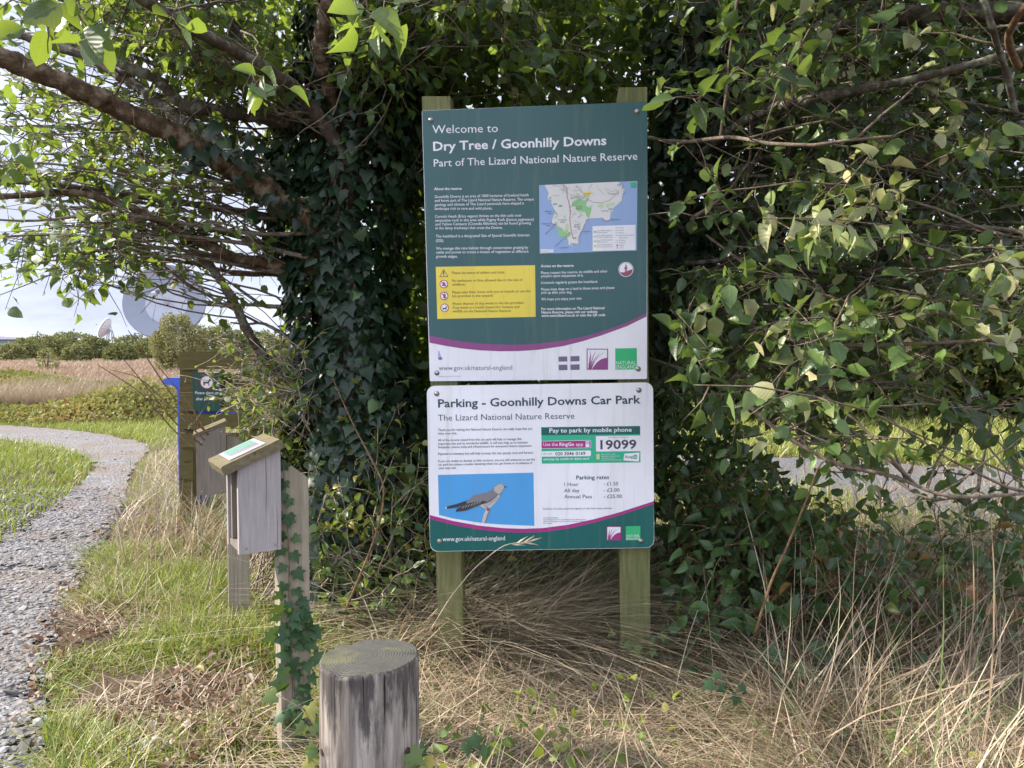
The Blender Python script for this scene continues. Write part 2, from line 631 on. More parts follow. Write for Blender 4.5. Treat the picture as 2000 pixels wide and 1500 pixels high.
def gravelmat(name, c0, c1, earth):
    m, t, b = newmat(name)
    p = geopos(t)
    v = t.nodes.new('ShaderNodeTexVoronoi')
    v.inputs['Scale'].default_value = 34
    t.links.new(mapping(t, p, (1, 1.0, 1)), v.inputs['Vector'])
    rp = ramp(t, [(0.0, c0), (1.0, c1)])
    sp = t.nodes.new('ShaderNodeSeparateColor')
    t.links.new(v.outputs['Color'], sp.inputs[0])
    t.links.new(sp.outputs[0], rp.inputs['Fac'])
    n = noise(t, p, 1.5, 6, 0.65)
    er = ramp(t, [(0.44, (0, 0, 0)), (0.62, (0.75, 0.75, 0.75))])
    t.links.new(n.outputs['Fac'], er.inputs['Fac'])
    col = mixc(t, er.outputs['Color'], rp.outputs['Color'], earth)
    f = noise(t, p, 90, 4, 0.7)
    col = mixc(t, 0.5, col, mixc(t, f.outputs['Fac'], (0.4, 0.4, 0.4), (1.6, 1.6, 1.6)), 'MULTIPLY')
    t.links.new(col, b.inputs['Base Color'])
    b.inputs['Roughness'].default_value = 0.95
    b.inputs['Specular IOR Level'].default_value = 0.2
    bump(t, b, v.outputs['Distance'], 0.9, 0.02)
    return m


xs = np.concatenate([np.array([-900, -500, -250, -120, -60, -35, -22, -16, -12]), np.arange(-10, 12.01, 0.16), np.array([14, 18, 25, 40, 70, 150, 300, 600, 900])])
ys = np.concatenate([np.array([-40, -20, -10, -5, -2, -1, 0]), np.arange(0.5, 14.01, 0.14), np.array([15, 17, 20, 25, 32, 45, 70, 110, 170, 260, 400, 700, 1200, 2000])])
X, Y = np.meshgrid(xs, ys)
mb = MB()
nx, ny = len(xs), len(ys)
ii, jj = np.meshgrid(np.arange(nx - 1), np.arange(ny - 1))
b0 = (jj * nx + ii).ravel()
mb.add(np.stack([X, Y, ground_z(X, Y)], -1).reshape(-1, 3), np.stack([b0, b0 + 1, b0 + nx + 1, b0 + nx], 1))
o = mb.build('ground', groundmat(), smooth=True)
tag(o, 'bare earth and heath under the grass', None, kind='structure')


def strip(name, pairs, mat, label, ncol=14, sub=10):
    Lp = np.array([gnd(*a)[:2] for a, b in pairs])
    Rp = np.array([gnd(*b)[:2] for a, b in pairs])
    k = len(pairs)
    tt = np.linspace(0, k - 1, (k - 1) * sub + 1)

    def smooth(A):
        B = np.stack([np.interp(tt, np.arange(k), A[:, i]) for i in range(2)], 1)
        for _ in range(14):
            B[1:-1] = (B[:-2] + 2 * B[1:-1] + B[2:]) / 4
        return B
    Lp, Rp = smooth(Lp), smooth(Rp)
    jl = rng.normal(0, 0.03, (len(tt), 2))
    jr = rng.normal(0, 0.03, (len(tt), 2))
    f = np.linspace(0, 1, ncol)
    G = (Lp + jl)[:, None] * (1 - f)[None, :, None] + (Rp + jr)[:, None] * f[None, :, None]
    z = ground_z(G[..., 0], G[..., 1]) + 0.012
    V = np.concatenate([G, z[..., None]], -1).reshape(-1, 3)
    ii, jj = np.meshgrid(np.arange(ncol - 1), np.arange(len(tt) - 1))
    b0 = (jj * ncol + ii).ravel()
    q = np.stack([b0, b0 + 1, b0 + ncol + 1, b0 + ncol], 1)
    mb = MB()
    mb.add(V, q)
    # face up
    a = V[q[0]]
    o = mb.build(name, mat, smooth=True)
    tag(o, label, None, kind='structure')
    return Lp, Rp


PATH = [((-700, 1900), (60, 1900)), ((-320, 1640), (64, 1640)), ((-230, 1500), (62, 1500)), ((-120, 1313), (62, 1313)), ((-60, 1197), (105, 1197)),
        ((-25, 1120), (150, 1120)), ((0, 1061), (190, 1061)), ((56, 1033), (208, 1030)), ((117, 987), (233, 985)),
        ((163, 940), (254, 935)), ((187, 912), (268, 905)), ((160, 889), (298, 878)), ((70, 870), (285, 864)), ((0, 860), (205, 850)),
        ((-70, 857), (93, 836)), ((-180, 852), (0, 833)), ((-500, 848), (-300, 826))]
PL, PR = strip('path', PATH, gravelmat('gravel', (0.13, 0.127, 0.132), (0.245, 0.238, 0.245), (0.185, 0.143, 0.115)), 'grey gravel footpath curving left')
TRACK = [((1180, 895), (1180, 880)), ((1260, 915), (1260, 885)), ((1330, 930), (1330, 889)), ((1450, 955), (1450, 893)), ((1600, 985), (1600, 898)), ((1750, 1010), (1750, 905)), ((2000, 1045), (2000, 922)), ((2300, 1090), (2300, 945))]
strip('track', TRACK, gravelmat('track_gravel', (0.085, 0.085, 0.092), (0.16, 0.16, 0.17), (0.14, 0.12, 0.105)), 'grey track behind the hedge')


def inpoly(x, y, poly):
    poly = np.asarray(poly)
    c = np.zeros(len(x), bool)
    j = len(poly) - 1
    for i in range(len(poly)):
        xi, yi = poly[i]
        xj, yj = poly[j]
        q = ((yi > y) != (yj > y)) & (x < (xj - xi) * (y - yi) / (yj - yi + 1e-12) + xi)
        c ^= q
        j = i
    return c


PATHPOLY = np.vstack([PL, PR[::-1]])


def onpath(x, y, grow=0.0):
    return inpoly(np.asarray(x) + rng.normal(0, 0.06, len(x)), np.asarray(y) + rng.normal(0, 0.06, len(x)), PATHPOLY)


def path_edge_x(y):
    """x of the path's right edge at ground depth y (near stretch)"""
    q = PR[:, 1] < 9.2
    o = np.argsort(PR[q][:, 1])
    return np.interp(y, PR[q][o][:, 1], PR[q][o][:, 0])


def clumpy(x, y, s, seed=0):
    """smooth pseudo noise 0..1"""
    r = np.random.default_rng(seed)
    v = np.zeros(len(x))
    for k in range(7):
        a = r.uniform(0, 6.28)
        f = s * r.uniform(0.6, 2.2)
        v += np.sin(f * (np.cos(a) * x + np.sin(a) * y) + r.uniform(0, 6.28))
    return 0.5 + v / 7.0


# gravel stones
M_stone = plain('loose_stone', (0.30, 0.30, 0.315), 0.9, 0, 0.5, 30)
_ph = (1 + 5 ** .5) / 2
ICO_V = nrm(np.array([(-1, _ph, 0), (1, _ph, 0), (-1, -_ph, 0), (1, -_ph, 0), (0, -1, _ph), (0, 1, _ph), (0, -1, -_ph), (0, 1, -_ph), (_ph, 0, -1), (_ph, 0, 1), (-_ph, 0, -1), (-_ph, 0, 1)]))
ICO_F = np.array([(0, 11, 5), (0, 5, 1), (0, 1, 7), (0, 7, 10), (0, 10, 11), (1, 5, 9), (5, 11, 4), (11, 10, 2), (10, 7, 6), (7, 1, 8), (3, 9, 4), (3, 4, 2), (3, 2, 6), (3, 6, 8), (3, 8, 9), (4, 9, 5), (2, 4, 11), (6, 2, 10), (8, 6, 7), (9, 8, 1)])


def stones(mb, x, y, s, zoff=0.0):
    n = len(x)
    for k in range(4):
        r = np.random.default_rng(50 + k)
        T = ICO_V * r.uniform(0.65, 1.25, (12, 1)) * np.array([1, 1.35, 0.38])
        q = np.arange(n) % 4 == k
        m = q.sum()
        az = rng.uniform(0, 6.28, m)
        D = np.stack([np.cos(az), np.sin(az), rng.normal(0, 0.25, m)], 1)
        N = np.stack([rng.normal(0, 0.25, m), rng.normal(0, 0.25, m), np.ones(m)], 1)
        P = np.stack([x[q], y[q], ground_z(x[q], y[q]) + 0.012 + s[q] * 0.12 + zoff], 1)
        mb.inst(T, [ICO_F], P, D, N, s[q], rng.random(m))


def stonemat():
    m, t, b = newmat('gravel_stone')
    a = t.nodes.new('ShaderNodeAttribute')
    a.attribute_name = 'rnd'
    rp = ramp(t, [(0, (0.085, 0.08, 0.08)), (0.45, (0.19, 0.18, 0.18)), (0.85, (0.29, 0.28, 0.285)), (0.9, (0.20, 0.15, 0.12)), (1, (0.24, 0.185, 0.15))])
    t.links.new(a.outputs['Fac'], rp.inputs['Fac'])
    n = noise(t, geopos(t), 60, 4)
    t.links.new(mixc(t, 0.4, rp.outputs['Color'], mixc(t, n.outputs['Fac'], (0.5, 0.5, 0.5), (1.5, 1.5, 1.5)), 'MULTIPLY'), b.inputs['Base Color'])
    b.inputs['Roughness'].default_value = 0.9
    return m


M_gstone = stonemat()
mb = MB()
n = 16000
y = 1.5 + 10.5 * rng.random(n) ** 1.7
x = rng.uniform(-9, 0.0, n)
q = inpoly(x + rng.normal(0, 0.05, n), y + rng.normal(0, 0.05, n), PATHPOLY) & (clumpy(x, y, 1.7, 77) + 0.25 * rng.random(n) > 0.5)
x, y = x[q], y[q]
n2_ = 22000
y2 = 1.7 + 5.5 * rng.random(n2_) ** 1.5
x2 = path_edge_x(y2) - rng.random(n2_) ** 1.1 * 1.3 + 0.05
x = np.concatenate([x, x2])
y = np.concatenate([y, y2])
s = np.clip(rng.lognormal(-5.15, 0.5, len(x)), 0.0025, 0.028)
stones(mb, x, y, s)
o = mb.build('gravel_stones', M_gstone)
tag(o, 'loose grey stones lying on the footpath', 'gravel', kind='stuff')
for (px, py, s, lab) in ((300, 1467, 0.045, 'grey angular stone among brown leaves beside the path'), (305, 1415, 0.022, 'small pale grey stone on bare earth above the angular stone'),
                         (85, 1418, 0.034, 'flat grey stone at the bottom edge of the path')):
    g = gnd(px, py)
    mb = MB()
    r = np.random.default_rng(int(px))
    T = ICO_V * r.uniform(0.75, 1.2, (12, 1)) * np.array([1.3, 0.9, 0.62])
    mb.add(T * s + g + np.array([0, 0, s * 0.35]), ICO_F)
    o = mb.build('stone', M_stone, origin=g)
    tag(o, lab, 'stone')

# ------------------------------------------------------------------ grasses
M_green = leafmat('green_grass', [(0.0, (0.05, 0.10, 0.015)), (0.45, (0.125, 0.19, 0.025)), (0.72, (0.235, 0.275, 0.045)), (0.88, (0.38, 0.36, 0.12)), (1.0, (0.50, 0.43, 0.24))], under=(1, 1, 1), trans=0.3, tcol=(0.42, 0.48, 0.05), rough=0.5)
M_straw = leafmat('dry_straw', [(0.0, (0.045, 0.030, 0.020)), (0.28, (0.14, 0.092, 0.060)), (0.5, (0.30, 0.215, 0.15)), (0.7, (0.45, 0.355, 0.26)), (0.84, (0.64, 0.54, 0.42)), (0.87, (0.07, 0.12, 0.035)), (1.0, (0.12, 0.18, 0.055))], under=(1, 1, 1), trans=0.2, tcol=(0.5, 0.38, 0.2), rough=0.55)
M_litter = leafmat('dead_leaf', [(0.0, (0.10, 0.06, 0.04)), (0.3, (0.23, 0.15, 0.105)), (0.8, (0.40, 0.30, 0.235)), (0.97, (0.50, 0.41, 0.33)), (1.0, (0.45, 0.36, 0.06))], under=(1, 1, 1), trans=0.15, tcol=(0.4, 0.2, 0.08), rough=0.7)


def gp(x, y):
    return np.stack([x, y, ground_z(x, y)], 1)


# lawn left of the path and on the far verge
mb = MB()
n = 60000
y = 4.5 + 9.5 * rng.random(n)
x = rng.uniform(-9.5, -1.5, n)
lim = -1.2 - 0.0 * y
inside = ~onpath(x, y) & (x < np.interp(y, [4.5, 5.3, 6.4, 8, 9.4, 10.6, 14], [-3.3, -3.4, -3.8, -4.4, -4.8, -4.4, -4.2]))
x, y = x[inside], y[inside]
c = clumpy(x, y, 1.5, 3)
h = 0.05 + 0.07 * c + 0.03 * rng.random(len(x))
blades(mb, gp(x, y), h, 0.0065 + 0.004 * rng.random(len(x)), rng.uniform(0, 6.28, len(x)), rng.uniform(0, 0.7, len(x)), rng.uniform(0, 0.5, len(x)), np.clip(rng.normal(0.55, 0.22, len(x)) + 0.25 * (c - 0.5), 0, 1))
o = mb.build('lawn_grass', M_green)
tag(o, 'short sunny green grass left of the gravel path', 'grass', kind='stuff')

# verge between path and thicket: tufted green grass with dry blades
mb = MB()
n = 120000
y = 1.5 + 10.0 * rng.random(n) ** 1.55
xe = path_edge_x(y)
x = xe + 0.02 + rng.random(n) ** 0.9 * 1.75
c = clumpy(x, y, 4.5, 11)
keep = (c > 0.12 + 0.30 * rng.random(n)) & (x < np.interp(y, [1.5, 2.2, 3, 4, 5, 8, 11], [-0.2, -0.35, -0.5, -0.75, -1.2, -2.4, -2.6])) & ~onpath(x, y)
x, y, c = x[keep], y[keep], c[keep]
n = len(x)
h = (0.025 + 0.10 * np.clip(c - 0.40, 0, 0.4) / 0.4 + 0.055 * rng.random(n))
blades(mb, gp(x, y), h, 0.003 + 0.0045 * rng.random(n) ** 2, rng.uniform(0, 6.28, n), rng.uniform(0.2, 1.5, n), rng.uniform(-0.1, 0.8, n), np.clip(rng.normal(0.64, 0.28, n), 0, 1))
o = mb.build('verge_grass', M_green)
tag(o, 'tufted green grass between the path and the boxes', 'grass', kind='stuff')

mb = MB()
n = 26000
y = 1.5 + 10.0 * rng.random(n) ** 1.5
xe = path_edge_x(y)
x = xe + 0.1 + rng.random(n) * 1.7
keep = (clumpy(x, y, 3.6, 21) > 0.47) & (x < np.interp(y, [1.5, 2.2, 3, 4, 5, 8, 11], [0.0, -0.1, -0.3, -0.6, -1.1, -2.3, -2.6])) & ~onpath(x, y)
x, y = x[keep], y[keep]
n = len(x)
tall = np.where((y > 3.6), 0.07, 0.0) * rng.random(n)
blades(mb, gp(x, y), 0.06 + 0.12 * rng.random(n) + tall, 0.003 + 0.004 * rng.random(n), rng.uniform(0, 6.28, n), rng.uniform(0.5, 1.6, n), rng.uniform(-.2, 0.6, n), np.clip(rng.normal(0.66, 0.2, n), 0, 0.85))
o = mb.build('dry_verge_grass', M_straw)
tag(o, 'dry straw coloured grass mixed into the verge', 'grass', kind='stuff')

# dead leaves
mb = MB()
n = 11000
y = 1.4 + 4.2 * rng.random(n) ** 1.3
x = path_edge_x(y) + rng.random(n) ** 0.8 * 1.9 - 0.05
keep = clumpy(x, y, 3.0, 31) + 0.2 * rng.random(n) > 0.38
x, y = x[keep], y[keep]
n = len(x)
P = gp(x, y) + np.array([0, 0, 1]) * (0.012 + 0.02 * rng.random(n))[:, None]
az = rng.uniform(0, 6.28, n)
D = np.stack([np.cos(az), np.sin(az), rng.normal(0, 0.3, n)], 1)
N = np.stack([rng.normal(0, 0.5, n), rng.normal(0, 0.5, n), np.ones(n)], 1)
scatter_leaves(mb, [ovate(0.32, 0.8, -0.4, 0.6, 0.2, wav=0.3, seed=8), ovate(0.36, 0.4, 0.6, 0.3, 0.2, wav=0.3, seed=9)], P, D, N, 0.014 + 0.026 * rng.random(n) ** 1.5, rng.random(n))
o = mb.build('fallen_leaves', M_litter)
tag(o, 'curled brown leaves littering the verge', 'fallen leaves', kind='stuff')

# dry grass under and in front of the information board
mb = MB()
def hay(n, h0, h1, lean, curl, zup, wid, tone, ymax=3.9, x0=-0.62, seed=41, cut=0.25):
    y = 1.3 + ymax * rng.random(n) ** 1.25
    x = x0 + (y * 0.75 + 0.5 - x0) * rng.random(n)
    keep = x > np.interp(y, [1.3, 2.4, 3, 4], [-0.2, -0.5, -0.6, -0.9])
    keep &= clumpy(x, y, 4.0, seed) > cut
    x, y = x[keep], y[keep]
    n = len(x)
    c = clumpy(x, y, 3.0, 42)
    az = rng.uniform(0, 6.283, n)
    P = gp(x, y) + np.array([0, 0, 1]) * (zup * rng.random(n) * (0.4 + c))[:, None]
    low = 1 - 0.64 * ((x > -0.5) & (x < 0.8) & (y > 1.75) & (y < 3.1))
    P[:, 2] = ground_z(x, y) + (P[:, 2] - ground_z(x, y)) * low
    blades(mb, P, rng.uniform(h0, h1, n) * low, rng.uniform(*wid, n), az, rng.uniform(*lean, n), rng.uniform(*curl, n), np.clip(rng.normal(*tone, n) + (c - .5) * .25, 0, 1), levels=(0, 0.25, 0.5, 0.75))
hay(34000, 0.12, 0.42, (1.15, 1.65), (-0.25, 0.25), 0.16, (0.0018, 0.0052), (0.50, 0.27))
hay(17000, 0.10, 0.34, (0.5, 1.2), (0.0, 0.9), 0.06, (0.0016, 0.0046), (0.52, 0.27))
hay(5200, 0.25, 0.55, (0.2, 0.9), (0.2, 1.2), 0.03, (0.002, 0.0042), (0.60, 0.25))
hay(12000, 0.12, 0.38, (0.4, 1.2), (0.2, 1.0), 0.05, (0.003, 0.0065), (0.93, 0.03), seed=47, cut=0.45)
hay(9000, 0.2, 0.5, (0.4, 1.3), (0.0, 0.8), 0.1, (0.002, 0.0045), (0.58, 0.24), ymax=5.6, x0=0.9)

x = rng.uniform(-0.5, 0.85, 7500)
y = rng.uniform(1.9, 3.3, 7500)
n = len(x)
P = gp(x, y) + np.array([0, 0, 1]) * (0.01 + 0.05 * rng.random(n))[:, None]
blades(mb, P, rng.uniform(0.12, 0.4, n), rng.uniform(0.0022, 0.0055, n), rng.uniform(0, 6.283, n), rng.uniform(1.2, 1.6, n), rng.uniform(-0.2, 0.15, n), np.clip(rng.normal(0.66, 0.18, n), 0, 1), levels=(0, 0.3, 0.6, 0.85))
o = mb.build('dry_grass', M_straw)
tag(o, 'matted dry straw grass around the sign posts', 'dry grass', kind='stuff')
# weeds among the hay
mb = MB()
n = 3800
y = 1.4 + 3.2 * rng.random(n)
x = -0.4 + (y * 0.75 + 0.9) * rng.random(n)
q = clumpy(x, y, 3.4, 55) > 0.52
x, y = x[q], y[q]
n = len(x)
scatter_leaves(mb, LEAF, gp(x, y) + np.array([0, 0, 1]) * (0.02 + 0.2 * rng.random(n))[:, None], rng.normal(0, 1, (n, 3)), rng.normal(0, .5, (n, 3)) + np.array([0, -.3, .7]), rng.uniform(0.02, 0.05, n), np.clip(rng.normal(0.35, 0.25, n), 0, 1))
o = mb.build('weeds', M_green, smooth=True)
tag(o, 'small green weeds growing through the hay', 'weeds', kind='stuff')

# arching hay between the posts
mb = MB()
n = 2600
x = rng.uniform(-0.45, 0.42, n)
y = rng.uniform(3.1, 3.6, n)
blades(mb, gp(x - 0.1, y), 0.3 + 0.45 * rng.random(n), 0.0022 + 0.003 * rng.random(n), np.where(rng.random(n) < .7, rng.normal(-0.1, 0.5, n), rng.uniform(0, 6.28, n)), rng.uniform(0.1, 0.9, n), rng.uniform(0.4, 1.5, n), np.clip(rng.normal(0.76, 0.12, n), 0, 0.86), levels=(0, 0.2, 0.4, 0.6, 0.8))
# long leaning stalks at the right
n = 2500
x = rng.uniform(0.55, 2.5, n)
y = rng.uniform(1.5, 3.6, n)
keep = (x < y * 0.75 + 0.2) & (rng.random(n) < np.clip((x - 0.45) / 0.7, 0.15, 1))
x, y = x[keep], y[keep]
n = len(x)
blades(mb, gp(x, y), 0.45 + 0.5 * rng.random(n), 0.002 + 0.006 * rng.random(n) ** 2, rng.normal(0.05, 0.6, n), rng.normal(0.72, 0.3, n), rng.normal(0.25, 0.5, n), np.clip(rng.normal(0.66, 0.17, n), 0, 0.9), levels=(0, 0.2, 0.4, 0.6, 0.8))
o = mb.build('tall_dry_grass', M_straw)
tag(o, 'tall leaning hay stalks right of the board', 'dry grass', kind='stuff')

# ------------------------------------------------------------------ information board
M_postgreen = woodmat('tanalised_post', (0.075, 0.078, 0.034), (0.27, 0.25, 0.125), (0.115, 0.145, 0.045), 0.5, (70, 70, 4))
M_bolt = plain('galvanised_bolt', (0.36, 0.35, 0.33), 0.35, 0.85, 0.5, 300)
M_edge = plain('panel_edge', (0.55, 0.52, 0.42), 0.5)
PR_ = {
    'white': printmat('print_white', (0.76, 0.75, 0.80), 0.22), 'teal': printmat('print_teal', (0.043, 0.108, 0.116), 0.10),
    'purple': printmat('print_purple', (0.26, 0.07, 0.22), 0.12), 'yellow': printmat('print_yellow', (0.76, 0.60, 0.085), 0.22),
    'green': printmat('print_deep_green', (0.010, 0.105, 0.098), 0.06), 'magenta': printmat('print_magenta', (0.36, 0.03, 0.20), 0.06),
    'sky': printmat('print_blue', (0.075, 0.32, 0.66), 0.12), 'logo': printmat('print_logo_green', (0.035, 0.42, 0.17), 0.05),
    'mint': printmat('print_mint', (0.03, 0.40, 0.23), 0.05), 'dark': printmat('print_dark', (0.025, 0.055, 0.075), 0.03),
    'ink': printmat('print_ink', (0.06, 0.05, 0.09), 0.03), 'olive': printmat('print_olive', (0.11, 0.085, 0.02), 0.03),
    'red': printmat('print_red', (0.45, 0.03, 0.06), 0.03), 'sea': printmat('print_sea', (0.27, 0.38, 0.62), 0.05),
    'land': printmat('print_land', (0.66, 0.65, 0.64), 0.08), 'heath': printmat('print_heath', (0.27, 0.53, 0.24), 0.05),
    'heath2': printmat('print_heath_pale', (0.47, 0.60, 0.36), 0.05), 'road': printmat('print_road', (0.30, 0.30, 0.30), 0.02),
    'maroon': printmat('print_maroon', (0.30, 0.07, 0.12), 0.03), 'grey': printmat('print_grey', (0.20, 0.20, 0.23), 0.03),
    'plum': printmat('print_plum', (0.16, 0.13, 0.22), 0.03), 'lilac': printmat('print_lilac', (0.42, 0.38, 0.62), 0.05),
    'bark': printmat('print_bark', (0.50, 0.48, 0.46), 0.15), 'dusk': printmat('print_dusk', (0.20, 0.19, 0.22), 0.2), 'night': printmat('print_night', (0.045, 0.042, 0.055), 0.12),
    'buff': printmat('print_buff', (0.42, 0.40, 0.38), 0.15),
}
PKEY = list(PR_)
PMATS = [PR_[k] for k in PKEY]


class Board:
    """a flat board in the world; photo pixels are read onto its front face"""

    def __init__(s, c, rv, w, h, k=1.0):
        c = np.array(c)
        s.c = C0 + (c - C0) * k
        a = np.linalg.norm(rv)
        u = np.array(rv) / a
        K = np.array([[0, -u[2], u[1]], [u[2], 0, -u[0]], [-u[1], u[0], 0]])
        R = np.eye(3) + math.sin(a) * K + (1 - math.cos(a)) * K @ K
        s.X, s.N, s.Z = R[:, 0], -R[:, 1], R[:, 2]
        s.w, s.h = w * k, h * k

    def uv(s, px, py):
        r = ray(px, py)
        t = np.dot(s.c - C0, s.N) / np.dot(r, s.N)
        q = C0 + r * t - s.c
        return np.array([q @ s.X, q @ s.Z])

    def p(s, u, v, k=0.0):
        return s.c + s.X * u + s.Z * v + s.N * k


TEXT_CACHE = {}


def text_geom(body, bold):
    key = (body, bold)
    if key in TEXT_CACHE:
        return TEXT_CACHE[key]
    cu = bpy.data.curves.new('lettering', 'FONT')
    cu.body = body
    cu.resolution_u = 2
    cu.offset = bold
    ob = bpy.data.objects.new('lettering', cu)
    me = bpy.data.meshes.new_from_object(ob)
    v = np.empty(len(me.vertices) * 3)
    me.vertices.foreach_get('co', v)
    v = v.reshape(-1, 3)[:, :2]
    fs = {}
    for p in me.polygons:
        fs.setdefault(len(p.vertices), []).append(tuple(p.vertices))
    bpy.data.objects.remove(ob)
    bpy.data.curves.remove(cu)
    bpy.data.meshes.remove(me)
    TEXT_CACHE[key] = (v, [np.array(f) for f in fs.values()])
    return TEXT_CACHE[key]


CAPH = None


class Print:
    """flat print on a board, in layers half a millimetre apart"""

    def __init__(s, board, tr):
        s.b, s.tr, s.mb = board, tr, MB()

    def poly(s, pts, col, layer=1, raw=False):
        uv = [s.b.uv(*s.tr(*p)) for p in pts] if not raw else pts
        n = len(uv)
        tri = np.array(tessellate_polygon([[Vector((a[0], a[1], 0)) for a in uv]]))
        uv = np.array(uv)
        # orient towards the viewer
        a = uv[tri[0]]
        if (a[1][0] - a[0][0]) * (a[2][1] - a[0][1]) - (a[1][1] - a[0][1]) * (a[2][0] - a[0][0]) < 0:
            tri = tri[:, ::-1]
        s.mb.add([s.b.p(q[0], q[1], 0.0005 * layer) for q in uv], tri, PKEY.index(col))

    def line(s, pts, wpx, col, layer=1):
        for (x0, y0), (x1, y1) in zip(pts[:-1], pts[1:]):
            d = math.hypot(x1 - x0, y1 - y0) + 1e-9
            nx_, ny_ = -(y1 - y0) / d * wpx / 2, (x1 - x0) / d * wpx / 2
            ex, ey = (x1 - x0) / d * wpx * .2, (y1 - y0) / d * wpx * .2
            s.poly([(x0 + nx_ - ex, y0 + ny_ - ey), (x1 + nx_ + ex, y1 + ny_ + ey), (x1 - nx_ + ex, y1 - ny_ + ey), (x0 - nx_ - ex, y0 - ny_ - ey)], col, layer)

    def disc(s, cx, cy_, r, col, layer=1, n=32):
        s.poly([(cx + r * math.cos(i * 2 * math.pi / n), cy_ + r * math.sin(i * 2 * math.pi / n)) for i in range(n)], col, layer)

    def text(s, body, a, b, col, cap=None, bold=0.0, layer=2):
        global CAPH
        if CAPH is None:
            CAPH = text_geom('H', 0.0)[0][:, 1].max()
        v, fs = text_geom(body, bold)
        A, B = s.b.uv(*s.tr(*a)), s.b.uv(*s.tr(*b))
        x0, x1 = v[:, 0].min(), v[:, 0].max()
        d = B - A
        ln = np.linalg.norm(d)
        sx = ln / (x1 - x0)
        sy = sx
        if cap:
            top = s.b.uv(*s.tr(a[0], a[1] - cap))
            sy = np.linalg.norm(top - A) / CAPH
        e = d / ln
        up = np.array([-e[1], e[0]])
        q = A[None] + ((v[:, 0] - x0) * sx)[:, None] * e[None] + (v[:, 1] * sy)[:, None] * up[None]
        P = s.b.c + q[:, :1] * s.b.X + q[:, 1:] * s.b.Z + s.b.N * 0.0005 * layer
        s.mb.add(P, fs, PKEY.index(col))

    def build(s, name, parent):
        return s.mb.build(name, PMATS, parent)


UPB = Board((0.0902, 3.0051, 1.708), (0.0601, -0.0161, -0.0802), 0.86, 1.0505, 0.970)
LOB = Board((0.1112, 2.9141, 0.8554), (0.0025, -0.0155, 0.0085), 0.86, 0.6356, 1.0)
c1 = lambda x, y: (800 + x / 4, 160 + y / 4)
c2 = lambda x, y: (800 + x / 4, 480 + y / 4)
c3 = lambda x, y: (810 + x / 4, 730 + y / 4)
c7 = lambda x, y: (1040 + x / 5.083, 345 + y / 5.083)

board = thing('information_board', gnd(1050, 1338), 'tall two panel reserve welcome and parking board on green timber posts', 'information board')


def board_plate(b, r, name):
    mb = MB()
    loop = []
    w, h = b.w / 2, b.h / 2
    for cx, cz, a0 in ((w - r, h - r, 0), (-w + r, h - r, 90), (-w + r, -h + r, 180), (w - r, -h + r, 270)):
        for k in range(7 if r > 0.01 else 2):
            a = math.radians(a0 + 90 * k / (6 if r > 0.01 else 1))
            loop.append((cx + r * math.cos(a), cz + r * math.sin(a)))
    n = len(loop)
    fr = [b.p(u, v) for u, v in loop]
    bk = [b.p(u, v, -0.005) for u, v in loop]
    mb.add(fr, np.arange(n)[None], 0)
    mb.add(bk, np.arange(n)[None, ::-1], 1)
    for i in range(n):
        j = (i + 1) % n
        mb.add([fr[i], bk[i], bk[j], fr[j]], [[0, 1, 2, 3]], 1)
    return mb.build(name, [PR_['white'], M_edge], board)


up = board_plate(UPB, 0.003, 'welcome_panel')
up['label'] = 'upper dark teal welcome panel with map and yellow notice'
lo = board_plate(LOB, 0.030, 'parking_panel')
lo['label'] = 'lower white rounded parking panel with bird picture'


# posts (front faces in the plane just behind the upper panel, leaning with it)
def lean_post(tl, tr_, bl, br, off, depth, chamfer, label):
    q = []
    for px, py in (tl, tr_, br, bl):
        r = ray(px, py)
        t = np.dot(UPB.c - UPB.N * off - C0, UPB.N) / np.dot(r, UPB.N)
        q.append(C0 + r * t)
    q = np.array(q)
    if chamfer:
        a = q[0] + (q[1] - q[0]) * 0.09
        b_ = q[0] + (q[3] - q[0]) * 0.028
        q = np.vstack([a, q[1:], b_])
    mb = MB()
    mb.prism(q, -UPB.N * depth)
    o = mb.build('post', M_postgreen, board)
    return o


lean_post((824, 188), (879, 188), (860, 1360), (908, 1360), 0.010, 0.085, False, '')
lean_post((1203, 171), (1264, 170), (1213, 1360), (1271, 1360), 0.022, 0.085, True, '')

# ---- upper panel print
pr = Print(UPB, c2)
curve_hi = [(153, 702), (280, 726), (400, 746), (550, 764), (700, 772), (850, 773), (1000, 766), (1200, 742), (1350, 711), (1500, 672), (1700, 600), (1852, 526)]
curve_lo = [(155, 757), (280, 782), (400, 801), (550, 817), (700, 824), (850, 823), (1000, 813), (1200, 784), (1350, 746), (1500, 700), (1700, 627), (1852, 552)]
TL, TR_ = (98, -1063 + 2), (1856, -1125 + 2)
pr.poly([(98.5, -1054), (1856, -1126)] + curve_hi[::-1], 'teal', 1)
pr.build('teal_field', up)
pr = Print(UPB, c2)
pr.poly(curve_hi + curve_lo[::-1], 'purple', 1)
pr.build('purple_band', up)

